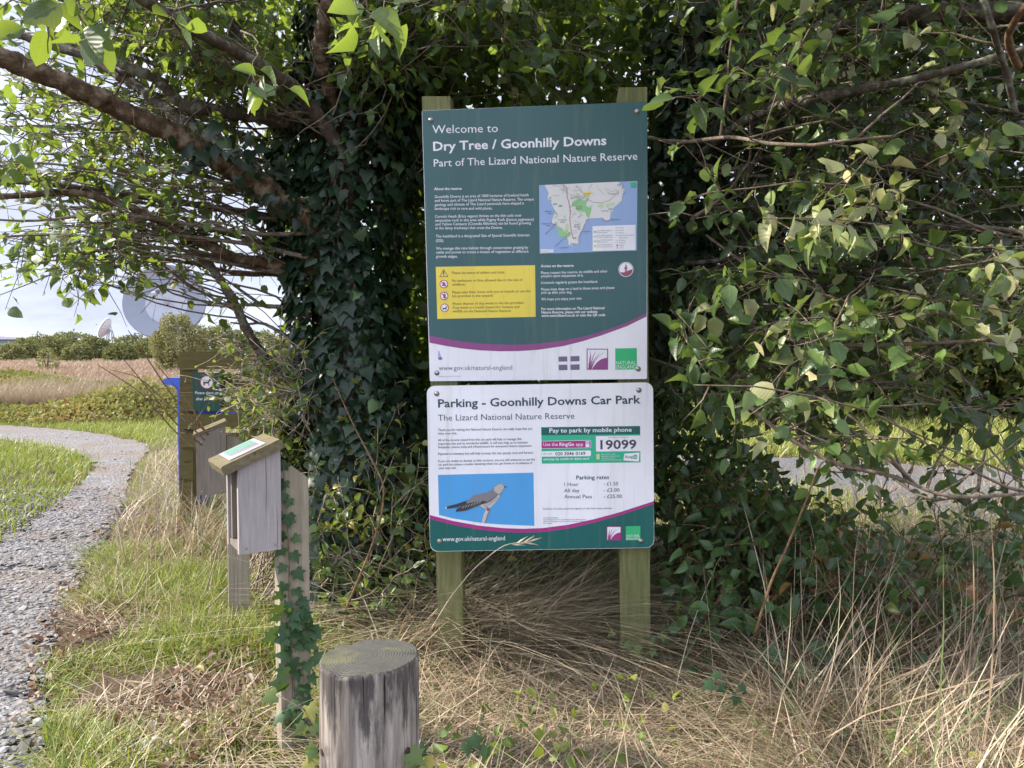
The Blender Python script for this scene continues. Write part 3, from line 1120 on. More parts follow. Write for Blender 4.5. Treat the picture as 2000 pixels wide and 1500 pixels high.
pr = Print(UPB, c1)
pr.text('Welcome to', (178, 403), (690, 392), 'white', 63, 0.0)
pr.text('Dry Tree / Goonhilly Downs', (185, 538), (1537, 491), 'white', 68, 0.022)
pr.text('Part of The Lizard National Nature Reserve', (190, 663), (1780, 608), 'white', 58, 0.002)
pr.text('About the reserve', (192, 846), (408, 843), 'white', 21, 0.016)
for a, b_, s_ in [((197, 908), (930, 893), 'Goonhilly Downs is an area of 1000 hectares of lowland heath'),
                  ((197, 938), (970, 926), 'and forms part of The Lizard National Nature Reserve. The unique'),
                  ((197, 970), (893, 957), 'geology and climate of The Lizard peninsula have shaped a'),
                  ((197, 1000), (647, 997), 'landscape rich in rare and wild plants.'),
                  ((200, 1062), (875, 1052), 'Cornish Heath (Erica vagans) thrives on the thin soils over'),
                  ((200, 1092), (970, 1083), 'serpentine rock in this area while Pygmy Rush (Juncus pygmaeus)'),
                  ((202, 1122), (948, 1112), 'and Yellow Centaury (Cicendia filiformis) can be found growing'),
                  ((203, 1152), (727, 1148), 'in the damp trackways that cross the Downs.'),
                  ((205, 1216), (937, 1206), 'The heathland is a designated Site of Special Scientific Interest'),
                  ((205, 1250), (268, 1250), '(SSSI).'),
                  ((207, 1311), (927, 1303), 'We manage this rare habitat through conservation grazing by'),
                  ((207, 1341), (930, 1334), 'cattle and ponies to create a mosaic of vegetation at different'),
                  ((207, 1373), (375, 1373), 'growth stages.')]:
    pr.text(s_, a, b_, 'white', 21, 0.004)
pr.tr = c2
for a, b_, s_, bo in [((1025, 168), (1282, 164), 'Access on the reserve', .016),
                      ((1027, 221), (1547, 208), 'Please respect the reserve, its wildlife and other', .004), ((1028, 246), (1358, 241), "people's quiet enjoyment of it.", .004),
                      ((1028, 298), (1470, 289), 'Livestock regularly grazes the heathland.', .004), ((1029, 350), (1600, 336), 'Please keep dogs on a lead in those areas and please', .004),
                      ((1029, 375), (1270, 372), 'pick up after your dog.', .004), ((1029, 427), (1348, 420), 'We hope you enjoy your visit.', .004),
                      ((1030, 503), (1522, 495), 'For more information on The Lizard National', .016), ((1030, 530), (1468, 524), 'Nature Reserve, please visit our website', .016),
                      ((1030, 556), (1528, 549), 'www.naturallizard.co.uk or scan the QR code', .016)]:
    pr.text(s_, a, b_, 'white', 20, bo)
pr.text('www.gov.uk/natural-england', (228, 972), (802, 968), 'grey', 36, 0.0)
pr.text('Designed by Natural England', (230, 1024), (400, 1021), 'grey', 7, 0.0)
pr.build('lettering', up)

# yellow notice
pr = Print(UPB, c2)
pr.poly([(205, 165), (980, 152), (985, 555), (217, 572)], 'yellow', 2)
for a, b_, s_ in [((330, 221), (745, 216), 'Please be aware of adders and ticks.'), ((332, 282), (882, 275), 'No barbecues or fires allowed due to the risk of'), ((332, 312), (437, 311), 'wildfires.'),
                  ((334, 373), (945, 363), 'Please take litter home with you to recycle or use the'), ((335, 402), (655, 398), 'bin provided in the carpark.'),
                  ((337, 462), (895, 454), 'Please dispose of dog waste in the bin provided.'), ((338, 492), (858, 486), 'Dog waste is a health hazard for humans and'), ((338, 521), (795, 517), 'wildlife on the National Nature Reserve.')]:
    pr.text(s_, a, b_, 'olive', 20, 0.002, 3)
pr.line([(267, 185), (235, 243), (299, 240), (267, 185)], 4, 'ink', 3)
pr.line([(267, 200), (267, 222)], 9, 'ink', 3)
pr.disc(267, 231, 4, 'ink', 3, 12)
for cx, cy_ in ((268, 299), (270, 391), (274, 485)):
    pr.disc(cx, cy_, 33, 'red', 3)
    pr.disc(cx, cy_, 27, 'white', 4)
pr.poly([(252, 314), (288, 314), (282, 306), (258, 306)], 'ink', 5)
pr.poly([(256, 304), (262, 288), (268, 278), (272, 288), (279, 292), (282, 304)], 'plum', 5)
pr.poly([(262, 378), (284, 378), (281, 410), (265, 410)], 'plum', 5)
pr.disc(273, 369, 5, 'plum', 5, 10)
for cx, cy_ in ((268, 299), (270, 391)):
    pr.line([(cx - 21, cy_ - 21), (cx + 21, cy_ + 21)], 6, 'red', 6)
DOG = [(258, 478), (262, 486), (280, 486), (288, 472), (296, 475), (292, 481), (288, 486), (288, 504), (284, 504), (283, 494), (267, 494), (265, 504), (260, 504), (260, 490)]
pr.poly(DOG, 'dark', 5)
pr.build('safety_notice', up)

# walker roundel
pr = Print(UPB, c2)
pr.disc(1690, 185, 58, 'white', 2)
pr.disc(1690, 185, 53, 'plum', 3)
pr.disc(1690, 185, 50, 'white', 4)
hill = [(1690 + 50 * math.cos(math.radians(a)), 185 + 50 * math.sin(math.radians(a))) for a in range(-2, 158, 8)]
pr.poly(hill + [(1644, 205), (1660, 209), (1680, 207), (1705, 196), (1722, 188)], 'maroon', 5)
pr.disc(1690, 153, 6, 'maroon', 6, 14)
pr.poly([(1683, 161), (1697, 161), (1703, 184), (1699, 185), (1695, 173), (1695, 186), (1700, 208), (1694, 208), (1690, 192), (1685, 208), (1679, 208), (1685, 186), (1684, 173), (1679, 185), (1675, 184)], 'maroon', 6)
pr.build('walker_roundel', up)

# map
pr = Print(UPB, c7)
pr.poly([(65, 85), (1041, 43), (1037, 735), (72, 766)], 'sea', 2)
pr.poly([(122, 83), (160, 160), (150, 215), (185, 260), (200, 290), (225, 345), (205, 400), (190, 440), (190, 465), (235, 480), (240, 510), (262, 540), (258, 592), (310, 600), (355, 625), (360, 680), (400, 685), (420, 662), (455, 667), (458, 600), (500, 520), (518, 470), (530, 440), (555, 417), (690, 410), (715, 436), (745, 440), (770, 428), (772, 380), (792, 350), (802, 310), (850, 272), (885, 245), (893, 172), (918, 155), (905, 100), (872, 72), (850, 51)], 'land', 3)
pr.poly([(400, 245), (470, 215), (505, 235), (545, 228), (532, 290), (585, 318), (575, 370), (556, 414), (535, 390), (520, 350), (450, 342), (425, 325), (430, 300), (385, 292)], 'heath', 4)
pr.poly([(236, 490), (280, 510), (300, 535), (345, 560), (380, 550), (378, 588), (340, 603), (290, 600), (260, 590), (258, 545), (238, 520)], 'heath', 4)
for q in ([(330, 470), (355, 462), (362, 520), (345, 560), (318, 520)], [(210, 400), (255, 375), (248, 405), (222, 420)], [(305, 390), (335, 380), (330, 412), (312, 408)], [(530, 190), (570, 188), (562, 222), (538, 220)],
          [(640, 290), (690, 262), (710, 290), (680, 315)], [(730, 275), (760, 262), (768, 300), (735, 310)], [(560, 290), (595, 280), (580, 330)], [(770, 255), (820, 262), (810, 285), (775, 290)], [(420, 170), (455, 160), (475, 172), (440, 182)], [(845, 262), (885, 235), (870, 265)]):
    pr.poly(q, 'heath2', 4)
rr = np.random.default_rng(5)
for k in range(34):
    x0, y0 = rr.uniform(170, 860), rr.uniform(80, 200)
    if k > 22:
        x0, y0 = rr.uniform(390, 520), rr.uniform(360, 560)
    pts = [(x0, y0)]
    a = rr.uniform(0, 6.28)
    for _ in range(4):
        a += rr.normal(0, 0.6)
        nx_, ny_ = pts[-1][0] + 24 * math.cos(a), pts[-1][1] + 16 * math.sin(a)
        if not (165 < nx_ < 870 and 78 < ny_ < 580):
            break
        pts.append((nx_, ny_))
    if len(pts) > 1:
        pr.line(pts, 2.4, 'road', 5)
pr.line([(300, 78), (340, 112), (345, 200), (360, 250), (375, 330), (370, 430), (385, 540), (402, 612)], 5, 'red', 6)
pr.line([(430, 85), (500, 160), (545, 222), (600, 255), (680, 262), (760, 240), (830, 180)], 3, 'maroon', 6)
pr.line([(365, 310), (430, 262), (510, 205)], 3, 'grey', 6)
pr.line([(240, 480), (310, 530), (372, 560)], 3, 'grey', 6)
pr.line([(310, 602), (375, 555)], 3, 'grey', 6)
pr.line([(690, 410), (715, 436), (745, 440), (770, 428)], 5, 'maroon', 6)
pr.line([(190, 440), (190, 465), (235, 480)], 4, 'maroon', 6)
pr.line([(458, 640), (458, 600), (500, 520), (518, 470)], 4, 'maroon', 6)
for x, y in ((852, 84), (895, 100), (908, 148), (176, 214), (218, 272), (270, 291), (224, 356), (230, 463), (326, 605), (412, 610), (462, 515), (541, 431), (509, 211), (541, 236), (781, 319), (402, 668)):
    pr.poly([(x - 9, y - 9), (x + 9, y - 9), (x + 9, y + 9), (x - 9, y + 9)], 'plum', 6)
    pr.poly([(x - 5, y - 5), (x + 5, y - 5), (x + 5, y + 5), (x - 5, y + 5)], 'white', 7)
for x, y in ((870, 82), (897, 118), (908, 168), (180, 240), (238, 272), (287, 290), (240, 370), (340, 606), (430, 608), (760, 321), (778, 352), (488, 198), (382, 668)):
    pr.disc(x, y, 6, 'plum', 6, 8)
for s_, a, b_ in (('St Keverne', (752, 178), (845, 174)), ('Goonhilly', (410, 200), (472, 196)), ('Earth Station', (385, 218), (472, 214)), ('Mullion', (128, 352), (190, 350)), ('Cove', (152, 374), (190, 372)),
                  ('Coverack', (684, 348), (756, 345)), ('Predannack', (255, 436), (340, 433)), ('Airfield', (272, 458), (325, 456)), ('Ruan', (420, 482), (462, 480)), ('Minor', (412, 502), (460, 500)),
                  ('Cadgwith', (498, 552), (572, 549)), ('Black Head', (780, 434), (864, 430)), ('Lizard Point', (268, 712), (358, 708)), ('Predannack', (92, 474), (178, 470)), ('Head', (140, 492), (178, 490)),
                  ('Kynance Cove', (232, 695), (310, 620)), ('Mullion Island', (134, 575), (220, 490)), ('Croft', (436, 302), (495, 300)), ('Pascoe', (436, 322), (490, 320))):
    pr.text(s_, a, b_, 'plum', 13, 0.006, 7)
pr.poly([(595, 493), (1023, 478), (1023, 730), (597, 740)], 'white', 7)
for k in range(4):
    y = 541 + k * 47
    pr.poly([(606, y), (636, y - 1), (636, y + 16), (606, y + 17)], ('heath', 'grey', 'heath2', 'yellow')[k] if k != 1 else 'heath2', 8)
    pr.text(('Lizard NNR managed by', 'Lizard NNR managed by', 'Lizard NNR managed by', 'Lizard NNR managed by')[k], (642, y + 2), (794, y - 3), 'grey', 11, 0.006, 8)
    pr.text(('Natural England', 'Cornwall Wildlife Trust', 'National Trust', 'private landowners')[k], (642, y + 21), (745 + (50 if k in (1, 3) else 0), y + 18), 'grey', 11, 0.006, 8)
for k, (s_, x1) in enumerate((('A road', 905), ('B road', 905), ('Minor road', 908), ('South West Coast Path', 1006), ('National Trail', 945), ('Bridleway', 924), ('Footpath', 922), ('Parking', 908), ('Toilets', 903))):
    y = 509 + k * 25
    pr.text(s_, (862, y + 4), (x1, y + 2), 'grey', 11, 0.006, 8)
    if k in (0, 1, 2, 3, 5, 6):
        pr.line([(825, y), (856, y - 1)], 3, ('red', 'maroon', 'road', 'plum', 'plum', 'road', 'road')[k], 8)
    elif k == 7:
        pr.poly([(833, y - 8), (849, y - 8), (849, y + 8), (833, y + 8)], 'plum', 8)
    elif k == 8:
        pr.disc(841, y, 6, 'plum', 8, 8)
pr.poly([(80, 722), (210, 722), (210, 753), (82, 757)], 'white', 7)
pr.text('Natural England', (86, 736), (200, 734), 'grey', 8, 0, 8)
pr.text('Crown copyright', (86, 748), (160, 747), 'grey', 8, 0, 8)
pr.poly([(975, 60), (1028, 57), (1028, 102), (978, 106)], 'logo', 7)
pr.poly([(500, 158), (578, 155), (578, 181), (500, 184)], 'yellow', 7)
pr.text('You are here', (506, 175), (572, 172), 'ink', 11, 0.006, 8)
pr.build('map', up)


def nnr_logo(pr, x0, y0, x1, y1, inner, name, parent):
    w, h = x1 - x0, y1 - y0
    S = lambda a, b_: (x0 + a * w, y0 + b_ * h)
    pr.poly([S(0, 0), S(1, 0), S(1, 1), S(0, 1)], inner, 2)
    m = 0.045
    pr.poly([S(m, m), S(1 - m, m), S(1 - m, 1 - m), S(m, 1 - m)], 'white', 3)
    pr.poly([S(.26, 1 - m), S(.36, .8), S(.5, .63), S(.68, .5), S(.85, .445), S(1 - m, .435), S(1 - m, 1 - m)], inner, 4)
    for pts, w0 in (([(.13, .95), (.17, .6), (.19, .3), (.15, .12)], .05), ([(.15, .95), (.24, .6), (.33, .3), (.42, .14)], .045), ([(.19, .95), (.30, .62), (.45, .38), (.60, .2)], .035), ([(.22, .95), (.36, .62), (.55, .36), (.80, .19)], .035), ([(.1, .95), (.11, .7), (.13, .5), (.17, .35)], .04)):
        for (a, b_), wk in zip(zip(pts[:-1], pts[1:]), (1.0, .7, .4)):
            pr.line([S(*a), S(*b_)], w0 * w * wk, inner, 4)
    pr.build(name, parent)


nnr_logo(Print(UPB, c2), 1383, 804, 1550, 968, 'purple', 'grass_blade_emblem', up)
pr = Print(UPB, c2)
pr.poly([(1606, 802), (1775, 799), (1775, 965), (1607, 967)], 'logo', 2)
pr.text('NATURAL', (1612, 928), (1768, 926), 'white', 27, -0.008, 3)
pr.text('ENGLAND', (1612, 961), (1771, 958), 'white', 27, -0.008, 3)
pr.build('green_emblem', up)
pr = Print(UPB, c2)
for q in ([(1163, 866), (1231, 864), (1232, 903), (1164, 905)], [(1256, 863), (1327, 861), (1327, 901), (1256, 903)], [(1165, 930), (1232, 928), (1233, 970), (1165, 972)], [(1256, 928), (1328, 926), (1328, 968), (1257, 970)]):
    pr.poly(q, 'plum', 2)
pr.build('cross_flag', up)
pr = Print(UPB, c2)
pr.poly([(224, 820), (232, 822), (246, 868), (256, 872), (258, 884), (222, 884), (222, 850)], 'lilac', 2)
pr.poly([(228, 874), (250, 870), (252, 878), (238, 882), (254, 884), (252, 891), (226, 889)], 'plum', 3)
pr.build('torn_sticker', up)


def bolt_on(b, px, py, parent):
    u, v = b.uv(px, py)
    mb = MB()
    prof = [(0.0098, 0.0), (0.0098, 0.0016), (0.0072, 0.0018), (0.0066, 0.0042), (0.0035, 0.0056), (0.0, 0.0058)]
    n = 14
    V = []
    for r, k in prof:
        for i in range(n):
            a = i * 2 * math.pi / n
            V.append(b.p(u + r * math.cos(a), v + r * math.sin(a), 0.0008 + k))
    F = [[(j * n + i, j * n + (i + 1) % n, (j + 1) * n + (i + 1) % n, (j + 1) * n + i) for i in range(n) for j in range(len(prof) - 1)]]
    mb.add(V, [np.array(f) for f in F])
    return mb.build('bolt', M_bolt, parent, smooth=True)


for q in (c1(165, 297), c1(1778, 231), c2(214, 993), c2(1785, 961)):
    bolt_on(UPB, *q, up)
for q in (c3(172, 155), c3(1750, 127), c3(193, 1308), c3(1767, 1305)):
    bolt_on(LOB, *q, lo)

# ---- lower panel print
mcu = [(117, 1103), (300, 1150), (500, 1186), (700, 1206), (850, 1211), (1000, 1205), (1200, 1179), (1400, 1136), (1600, 1082), (1868, 995)]
mcl = [(118, 1134), (300, 1180), (500, 1217), (700, 1237), (850, 1241), (1000, 1236), (1200, 1209), (1400, 1163), (1600, 1106), (1868, 1018)]
pr = Print(LOB, c3)
corner = [(1868, 1290), (1864, 1320), (1850, 1341), (1828, 1355), (1800, 1358), (182, 1386), (156, 1380), (136, 1364), (124, 1345), (120, 1318)]
pr.poly(mcl + corner, 'green', 1)
pr.text('www.gov.uk/natural-england', (218, 1308), (705, 1300), 'white', 34, 0.004)
pr.build('green_footer', lo)
pr = Print(LOB, c3)
pr.poly(mcu + mcl[::-1], 'magenta', 1)
pr.build('magenta_band', lo)
pr = Print(LOB, c3)
pr.text('Parking - Goonhilly Downs Car Park', (183, 262), (1765, 231), 'dark', 62, 0.018)
pr.text('The Lizard National Nature Reserve', (183, 367), (1247, 351), 'dark', 47, -0.003)
for a, b_, s_ in [((182, 447), (918, 437), 'Thank you for visiting this National Nature Reserve, we really hope that you'), ((182, 474), (330, 473), 'enjoy your visit.'),
                  ((182, 527), (833, 517), 'All of the income raised from this car park will help us manage this'), ((183, 555), (883, 544), 'important site and its wonderful wildlife. It will also help us to maintain'),
                  ((183, 582), (916, 570), "footpaths, nature trails and infrastructure for everyone's future enjoyment."), ((183, 634), (930, 624), 'Payment is voluntary but will help us keep this site special, now and forever.'),
                  ((184, 691), (940, 677), 'If you are unable to donate on this occasion, you are still welcome to use the'), ((184, 718), (920, 704), 'car park but please consider donating when you get home or in advance of'), ((186, 745), (328, 743), 'your next visit.')]:
    pr.text(s_, a, b_, 'dark', 18, 0.004)
for a, b_, s_, cp, bo in [((1262, 825), (1518, 822), 'Parking rates', 30, .012), ((1167, 877), (1280, 876), '1 Hour', 28, 0), ((1475, 872), (1588, 872), '- £1.50', 28, 0), ((1167, 926), (1287, 924), 'All day', 28, 0),
                          ((1475, 922), (1600, 921), '- £3.00', 28, 0), ((1168, 973), (1385, 972), 'Annual Pass', 28, 0), ((1477, 971), (1618, 970), '- £25.00', 28, 0),
                          ((1000, 1061), (1543, 1056), 'Cuckoos (Cuculus canorus) migrate to nest here every summer', 13, .002),
                          ((1003, 1130), (1120, 1128), 'Terms and Conditions', 9, .006), ((1003, 1144), (1333, 1141), 'Natural England takes no responsibility for the safety of your', 8, 0.004),
                          ((1003, 1158), (1330, 1155), 'vehicle or belongings or persons within it. Vehicles are left at', 8, 0.004), ((1003, 1172), (1075, 1171), 'your own risk.', 8, 0.004)]:
    pr.text(s_, a, b_, 'dark', cp, bo)
pr.build('lettering', lo)
# bird picture
pr = Print(LOB, c3)
pr.poly([(182, 790), (928, 772), (935, 1188), (800, 1183), (660, 1176), (520, 1165), (300, 1130), (190, 1103)], 'sky', 1)
pr.poly([(563, 1052), (590, 1058), (578, 1095), (556, 1166), (522, 1165), (536, 1110), (548, 1078)], 'bark', 2)
pr.poly([(586, 1060), (590, 1058), (578, 1095), (556, 1166), (545, 1166), (566, 1098)], 'dusk', 3)
pr.poly([(235, 1040), (330, 1016), (420, 985), (480, 960), (470, 1000), (330, 1046), (242, 1057)], 'night', 2)
pr.poly([(237, 1041), (250, 1036), (252, 1052), (242, 1057)], 'bark', 3)
pr.poly([(400, 1000), (460, 950), (560, 925), (608, 906), (622, 878), (655, 858), (688, 862), (702, 880), (694, 905), (672, 948), (652, 985), (622, 1015), (592, 1045), (560, 1058), (532, 1045), (500, 1028), (440, 1040)], 'dusk', 3)
pr.poly([(640, 870), (660, 860), (686, 863), (700, 880), (690, 905), (665, 940), (640, 930), (618, 912), (622, 885)], 'buff', 4)
pr.poly([(505, 1027), (590, 1000), (655, 945), (668, 952), (650, 985), (622, 1015), (592, 1045), (560, 1058), (532, 1045)], 'bark', 4)
for k in range(9):
    x, y = 545 + k * 12, 1038 - k * 9 + (k % 2)
    pr.line([(x - 6, y - 18), (x + 4, y), (x + 16, y + 8)], 3.5, 'night', 5)
pr.poly([(320, 1078), (327, 1055), (420, 1008), (500, 965), (585, 938), (622, 930), (615, 960), (570, 1000), (480, 1036), (400, 1066)], 'dusk', 5)
pr.poly([(320, 1078), (327, 1055), (420, 1010), (470, 1000), (540, 992), (568, 1002), (480, 1036), (400, 1068)], 'night', 6)
for k in range(7):
    x = 372 + k * 22
    pr.line([(x, 1052 - k * 7), (x + 14, 1032 - k * 7)], 3.5, 'buff', 7)
pr.poly([(699, 875), (724, 884), (700, 889)], 'night', 5)
pr.disc(683, 874, 7, 'yellow', 6, 12)
pr.disc(684, 874, 3.5, 'night', 7, 10)
pr.poly([(560, 1042), (584, 1048), (590, 1062), (574, 1074), (562, 1062)], 'maroon', 5)
pr.build('bird_picture', lo)
# payment notice
pr = Print(LOB, c3)
pr.poly([(988, 418), (1760, 408), (1764, 692), (993, 702)], 'mint', 1)
pr.poly([(988, 418), (1760, 408), (1761, 471), (989, 480)], 'green', 2)
pr.text('Pay to park by mobile phone', (1052, 460), (1695, 452), 'white', 33, 0.014, 3)
pr.poly([(991, 525), (1368, 518), (1377, 526), (1378, 572), (1370, 580), (992, 585)], 'white', 2)
pr.poly([(991, 528), (1366, 521), (1373, 528), (1374, 570), (1367, 577), (992, 582)], 'magenta', 3)
pr.text('Use the', (1003, 564), (1118, 563), 'white', 26, 0.002, 4)
pr.text('RingGo', (1130, 563), (1245, 563), 'white', 26, 0.02, 4)
pr.text('app', (1259, 563), (1315, 563), 'white', 26, 0.002, 4)
pr.poly([(1336, 527), (1362, 526), (1365, 572), (1333, 573)], 'white', 4)
pr.poly([(1340, 533), (1359, 532), (1360, 548), (1338, 549)], 'lilac', 5)
pr.poly([(993, 606), (1368, 599), (1376, 606), (1376, 637), (1369, 643), (993, 648)], 'white', 2)
pr.text('Or call', (1005, 633), (1068, 632), 'grey', 17, 0.0, 3)
pr.text('020 3046 0169', (1098, 637), (1333, 633), 'ink', 25, 0.018, 3)
pr.text('and pay by credit or debit card', (1006, 675), (1360, 670), 'white', 17, 0.012, 3)
pr.poly([(1415, 490), (1422, 487), (1762, 482), (1763, 604), (1424, 608), (1416, 602)], 'white', 2)
pr.text('This location number is', (1508, 502), (1670, 498), 'grey', 10, 0.004, 3)
pr.text('19099', (1450, 588), (1732, 584), 'ink', 68, 0.022, 3)
for k, (s_, x1) in enumerate((('Please have your vehicle', 1567), ('registration and payment card', 1600), ('ready when you pay or', 1567), ('download the app before you park', 1617))):
    pr.text(s_, (1457, 632 + k * 15), (x1, 630 + k * 15), 'white', 8, 0.004, 3)
pr.poly([(1418, 627), (1444, 625), (1445, 668), (1420, 670)], 'heath2', 2)
pr.poly([(1424, 636), (1438, 635), (1438, 650), (1425, 651)], 'yellow', 3)
pr.poly([(1637, 624), (1755, 615), (1751, 685), (1630, 677)], 'white', 2)
pr.text('Ring', (1647, 660), (1704, 657), 'plum', 20, 0.016, 3)
pr.disc(1722, 649, 18, 'mint', 3, 20)
pr.text('Go', (1708, 657), (1738, 655), 'white', 17, 0.01, 4)
pr.build('payment_notice', lo)
nnr_logo(Print(LOB, c3), 1500, 1192, 1612, 1300, 'magenta', 'grass_blade_emblem', lo)
pr = Print(LOB, c3)
pr.poly([(1648, 1191), (1762, 1189), (1763, 1299), (1649, 1301)], 'logo', 2)
pr.text('NATURAL', (1653, 1274), (1757, 1273), 'white', 18, -0.006, 3)
pr.text('ENGLAND', (1653, 1297), (1757, 1296), 'white', 18, -0.006, 3)
pr.build('green_emblem', lo)

# ------------------------------------------------------------------ leaflet boxes
M_box = woodmat('weathered_oak', (0.25, 0.225, 0.225), (0.36, 0.33, 0.33), None, 0, (120, 120, 7))
M_boxdk = woodmat('brown_oak', (0.15, 0.125, 0.105), (0.24, 0.205, 0.175), None, 0, (120, 120, 7))
M_lid = woodmat('mossy_lid', (0.075, 0.06, 0.036), (0.22, 0.175, 0.11), (0.11, 0.105, 0.045), 0.5, (10, 70, 70))
M_recess = woodmat('red_brown_board', (0.10, 0.05, 0.035), (0.20, 0.11, 0.08), None, 0, (70, 70, 4))
M_lpost = woodmat('oak_post', (0.17, 0.14, 0.11), (0.40, 0.345, 0.28), (0.20, 0.19, 0.11), 0.4, (70, 70, 3))
M_plate = plain('plate_white', (0.40, 0.40, 0.41), 0.3, 0, 0.1)


def leaflet_box(C, rot, mat, label, plate, postscale=1.0, over=0.042, thick=0.030):
    """C: lower front corner (towards the path); the box opens along -u and its post stands behind it along +u"""
    u = np.array([math.cos(rot), math.sin(rot), 0])
    v = np.array([-math.sin(rot), math.cos(rot), 0])
    z = np.array([0, 0, 1.0])
    U, V, HF, HB = 0.128, 0.165, 0.262, 0.315
    base = C + u * 0.17 + v * 0.06
    base[2] = 0
    t = thing('leaflet_box', base, label, 'leaflet box')
    T = 0.018
    pt = lambda a, b_, c: C + u * a + v * b_ + z * c
    for b0 in (0.0, V - T):
        mb = MB()
        mb.prism([pt(0, b0, 0), pt(U, b0, 0), pt(U, b0, HB), pt(0, b0, HF)], v * T)
        mb.build('side_panel', mat, t)
    mb = MB()
    mb.box(pt(0.004, T + .001, 0.004), u * (U - .008), v * (V - 2 * T - .002), z * T)
    mb.build('base_panel', M_boxdk, t)
    mb = MB()
    mb.box(pt(U - T, T + .001, 0.004 + T), u * (T - .002), v * (V - 2 * T - .002), z * (HF - T))
    mb.build('back_panel', M_boxdk, t)
    mb = MB()
    mb.box(pt(0.030, T + .001, 0.004 + T), u * 0.012, v * (V - 2 * T - .002), z * (HF - T - 0.01))
    mb.build('front_panel', M_recess, t)
    mb = MB()
    mb.box(pt(0.008, T + .001, 0.024), u * 0.014, v * 0.02, z * (HF - .05))
    mb.box(pt(0.008, V - T - .021, 0.024), u * 0.014, v * 0.02, z * (HF - .05))
    mb.build('frame', M_boxdk, t)
    for a_, c_ in ((0.022, 0.016), (U - 0.02, 0.016), (0.022, HF - 0.02), (U - 0.02, HB - 0.03)):
        mb = MB()
        mb.tube([pt(a_, 0.004, c_), pt(a_, -0.0012, c_)], [0.0035, 0.0035], 10)
        mb.build('screw', M_bolt, t)
    sl = (HB - HF) / U
    e = nrm(u + z * sl)
    nz = np.cross(e, v)
    nz = nz if nz[2] > 0 else -nz
    o0 = pt(-over, -0.016 if plate else -0.002, HF - over * sl + 0.001)
    ln = (U + over + 0.010) * math.sqrt(1 + sl * sl)
    mb = MB()
    # bevelled slab
    wv = V + (0.032 if plate else 0.004)
    hh = thick
    bv = 0.005
    sec = [(0, 0), (ln, 0), (ln, hh - bv), (ln - bv, hh), (bv, hh), (0, hh - bv)]
    mb.prism([o0 + e * a + nz * c for a, c in sec], v * wv)
    lid = mb.build('lid', M_lid, t)
    if plate:
        mb = MB()
        q0 = o0 + e * 0.035 + v * 0.022 + nz * (hh + .001)
        mb.box(q0, e * 0.115, v * 0.15, nz * 0.003)
        p_ = mb.build('plate', M_plate, lid)
        mb = MB()
        for a0, a1, c0_, c1_, m in ((0.012, 0.103, 0.06, 0.142, 0), (0.012, 0.103, 0.035, 0.06, 1)):
            w0 = q0 + nz * 0.0036
            pts = [w0 + e * a0 + v * c0_, w0 + e * a1 + v * (c0_ - .012), w0 + e * a1 + v * c1_, w0 + e * a0 + v * c1_]
            mb.add(pts, [[0, 1, 2, 3]], m)
        mb.build('plate', [plain('plate_teal', (0.09, 0.22, 0.18), 0.5, 0, 0.1), plain('plate_pink', (0.26, 0.15, 0.21), 0.5, 0, 0.1)], lid)
    # post: board with a clipped corner
    pw, pd = 0.095 * postscale, 0.06
    a0 = U + 0.002
    zt = HB - 0.055
    zb = -C[2] - 0.15
    loop = [(a0, zb), (a0 + pw, zb), (a0 + pw, zt - .05), (a0 + pw * .42, zt - .004), (a0, zt)]
    mb = MB()
    mb.prism([pt(a, 0.035, c) for a, c in loop], v * pd)
    mb.build('post', M_lpost, t)
    return t, pt, u, v, (a0, pw, zt, zb)


BX1 = at(467, 1084, 2.3)
near_box, NB, NBu, NBv, NBP = leaflet_box(BX1, math.radians(32), M_box, 'grey weathered leaflet box with a coloured plate on its mossy lid', True)
BX2 = at(384, 967.5, 3.45)
leaflet_box(BX2, math.radians(22), M_boxdk, 'brown leaflet box with no plate, standing farther along the path', False, over=0.006, thick=0.016)

